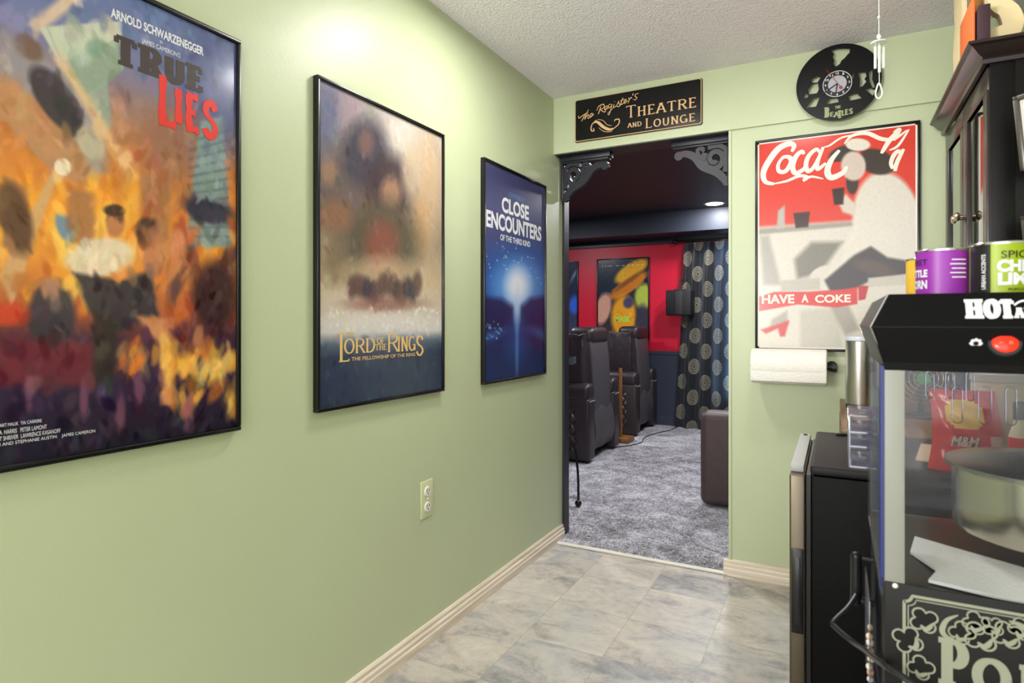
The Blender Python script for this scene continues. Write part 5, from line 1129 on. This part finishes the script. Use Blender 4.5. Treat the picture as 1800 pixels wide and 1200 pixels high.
# speaker on a wall bracket
p = on_back(1170, 510, 6.40); q = on_back(1212, 554, 6.40)
t = thing('wall_speaker', 'black box speaker on a bracket on the red wall beside the curtain', 'speaker', ((p[0] + q[0]) / 2, 6.5, q[1]))
b = MB(); b.box(p[0], q[0] + .015, 6.40, 6.60, q[1], p[1], .012, 3); b.build('cabinet', flat('speaker_black', (20, 20, 22), .5), t)
b = MB(); b.box(p[0] + .10, q[0] - .07, 6.394, 6.402, q[1] + .01, p[1] - .01, .003); b.build('grille', flat('speaker_grille', (42, 42, 46), .6), t)
b = MB(); xm = (p[0] + q[0]) / 2; b.box(xm - .05, xm + .06, 6.44, 6.50, p[1], p[1] + .012, .002); b.tube([(xm + .01, 6.47, p[1] + .01), (xm + .01, 6.47, p[1] + .12)], .010, 10); b.tube([(xm + .01, 6.47, p[1] + .11), (xm + .01, TY, p[1] + .13)], .010, 10); b.build('bracket', flat('bracket_grey', (60, 62, 66), .4, .5), t)
# curtain and window
b = MB(); wx0, wx1 = -1.06, -.30; b.box(wx0, wx1, TY - .018, TY - .013, .35, 1.95)
wm = NT('daylight_pane'); wm.set(Base_Color=(.5, .7, .9, 1)); wm.b.inputs['Emission Color'].default_value = (.55, .75, 1, 1); wm.b.inputs['Emission Strength'].default_value = 2.6
o = struct(b, 'window_1', wm.m)
t = thing('window_curtain', 'dark curtain with round pale medallions hanging on the far wall', 'curtain', (-.9, 6.6, .01))
def curtain(x0, x1, y, name, amp=.035, nf=8, z1=1.968, z0=.012):
    nu, nv = 160, 60; me = bpy.data.meshes.new(name); V = []; UV = []; s_ = 0; prev = None
    for j in range(nv + 1):
        for i in range(nu + 1):
            u = i / nu; v = j / nv; pin = 1 - .55 * v ** 6; A_ = amp * (.35 + .65 * min(1, (1 - v) * 6)) 
            x = x0 + (x1 - x0) * u + .05 * (1 - v) * (u - .5) - .07 * (1 - v) * (1 - u) ** 2
            yy = y + A_ * math.sin(u * nf * 2 * PI + .4 * math.sin(v * 3)) + .008 * math.sin(u * 31 + v * 4)
            V.append((x, yy, z0 + (z1 - z0) * v)); UV.append((u * (x1 - x0) * 1.75 + .02, v * (z1 - z0)))
    Fc = [(j * (nu + 1) + i, j * (nu + 1) + i + 1, (j + 1) * (nu + 1) + i + 1, (j + 1) * (nu + 1) + i) for j in range(nv) for i in range(nu)]
    me.from_pydata(V, [], Fc); uvl = me.uv_layers.new(name='UVMap')
    for l in me.loops: uvl.data[l.index].uv = UV[l.vertex_index]
    me.materials.append(mk_curtain()); me.shade_smooth(); o = bpy.data.objects.new(name, me); COL.objects.link(o); adopt(o, t); return o
curtain(-1.42, -.30, 6.61, 'fabric_panel')
t = thing('curtain_rod', 'black curtain rod with finial above the medallion curtain', 'curtain rod', (-.9, 6.61, 1.95))
b = MB(); b.tube([(-1.50, 6.61, 1.989), (-.2, 6.61, 1.989)], .011, 12); b.build('rod', BLK, t)
b = MB(); b.ball((-1.52, 6.61, 1.985), .026, 14); b.build('finial', BLK, t)
b = MB(); b.box(-1.45, -1.43, 6.60, TY - .028, 1.978, 1.992); b.build('bracket', BLK, t)
# recessed ceiling light
lc = (-1.03, 6.11, ZC); t = thing('ceiling_light', 'bright recessed ceiling light in the dark theatre ceiling', 'ceiling light', lc)
b = MB(); b.lathe([(.078, 0), (.100, 0), (.100, -.006), (.078, -.008), (.078, 0)], c=lc, n=40); b.build('trim_ring', WHITE, t)
b = MB(); b.lathe([(0, -.004), (.078, -.004), (.078, -.002), (0, -.002)], c=lc, n=40); b.build('lens', flat('lamp_lens', (250, 250, 255), .5, emit=14.), t)
# black cord on the carpet by the recliners
b = MB(); b.tube(crom([(-1.74, 5.30, .012), (-1.66, 5.42, .012), (-1.60, 5.62, .012), (-1.64, 5.86, .012), (-1.60, 6.15, .012), (-1.52, 6.40, .012), (-1.50, 6.66, .012)], 8), .004, 6); tag(b.build('power_cord', BLK), 'black power cord on the grey carpet behind the recliners', 'cord')
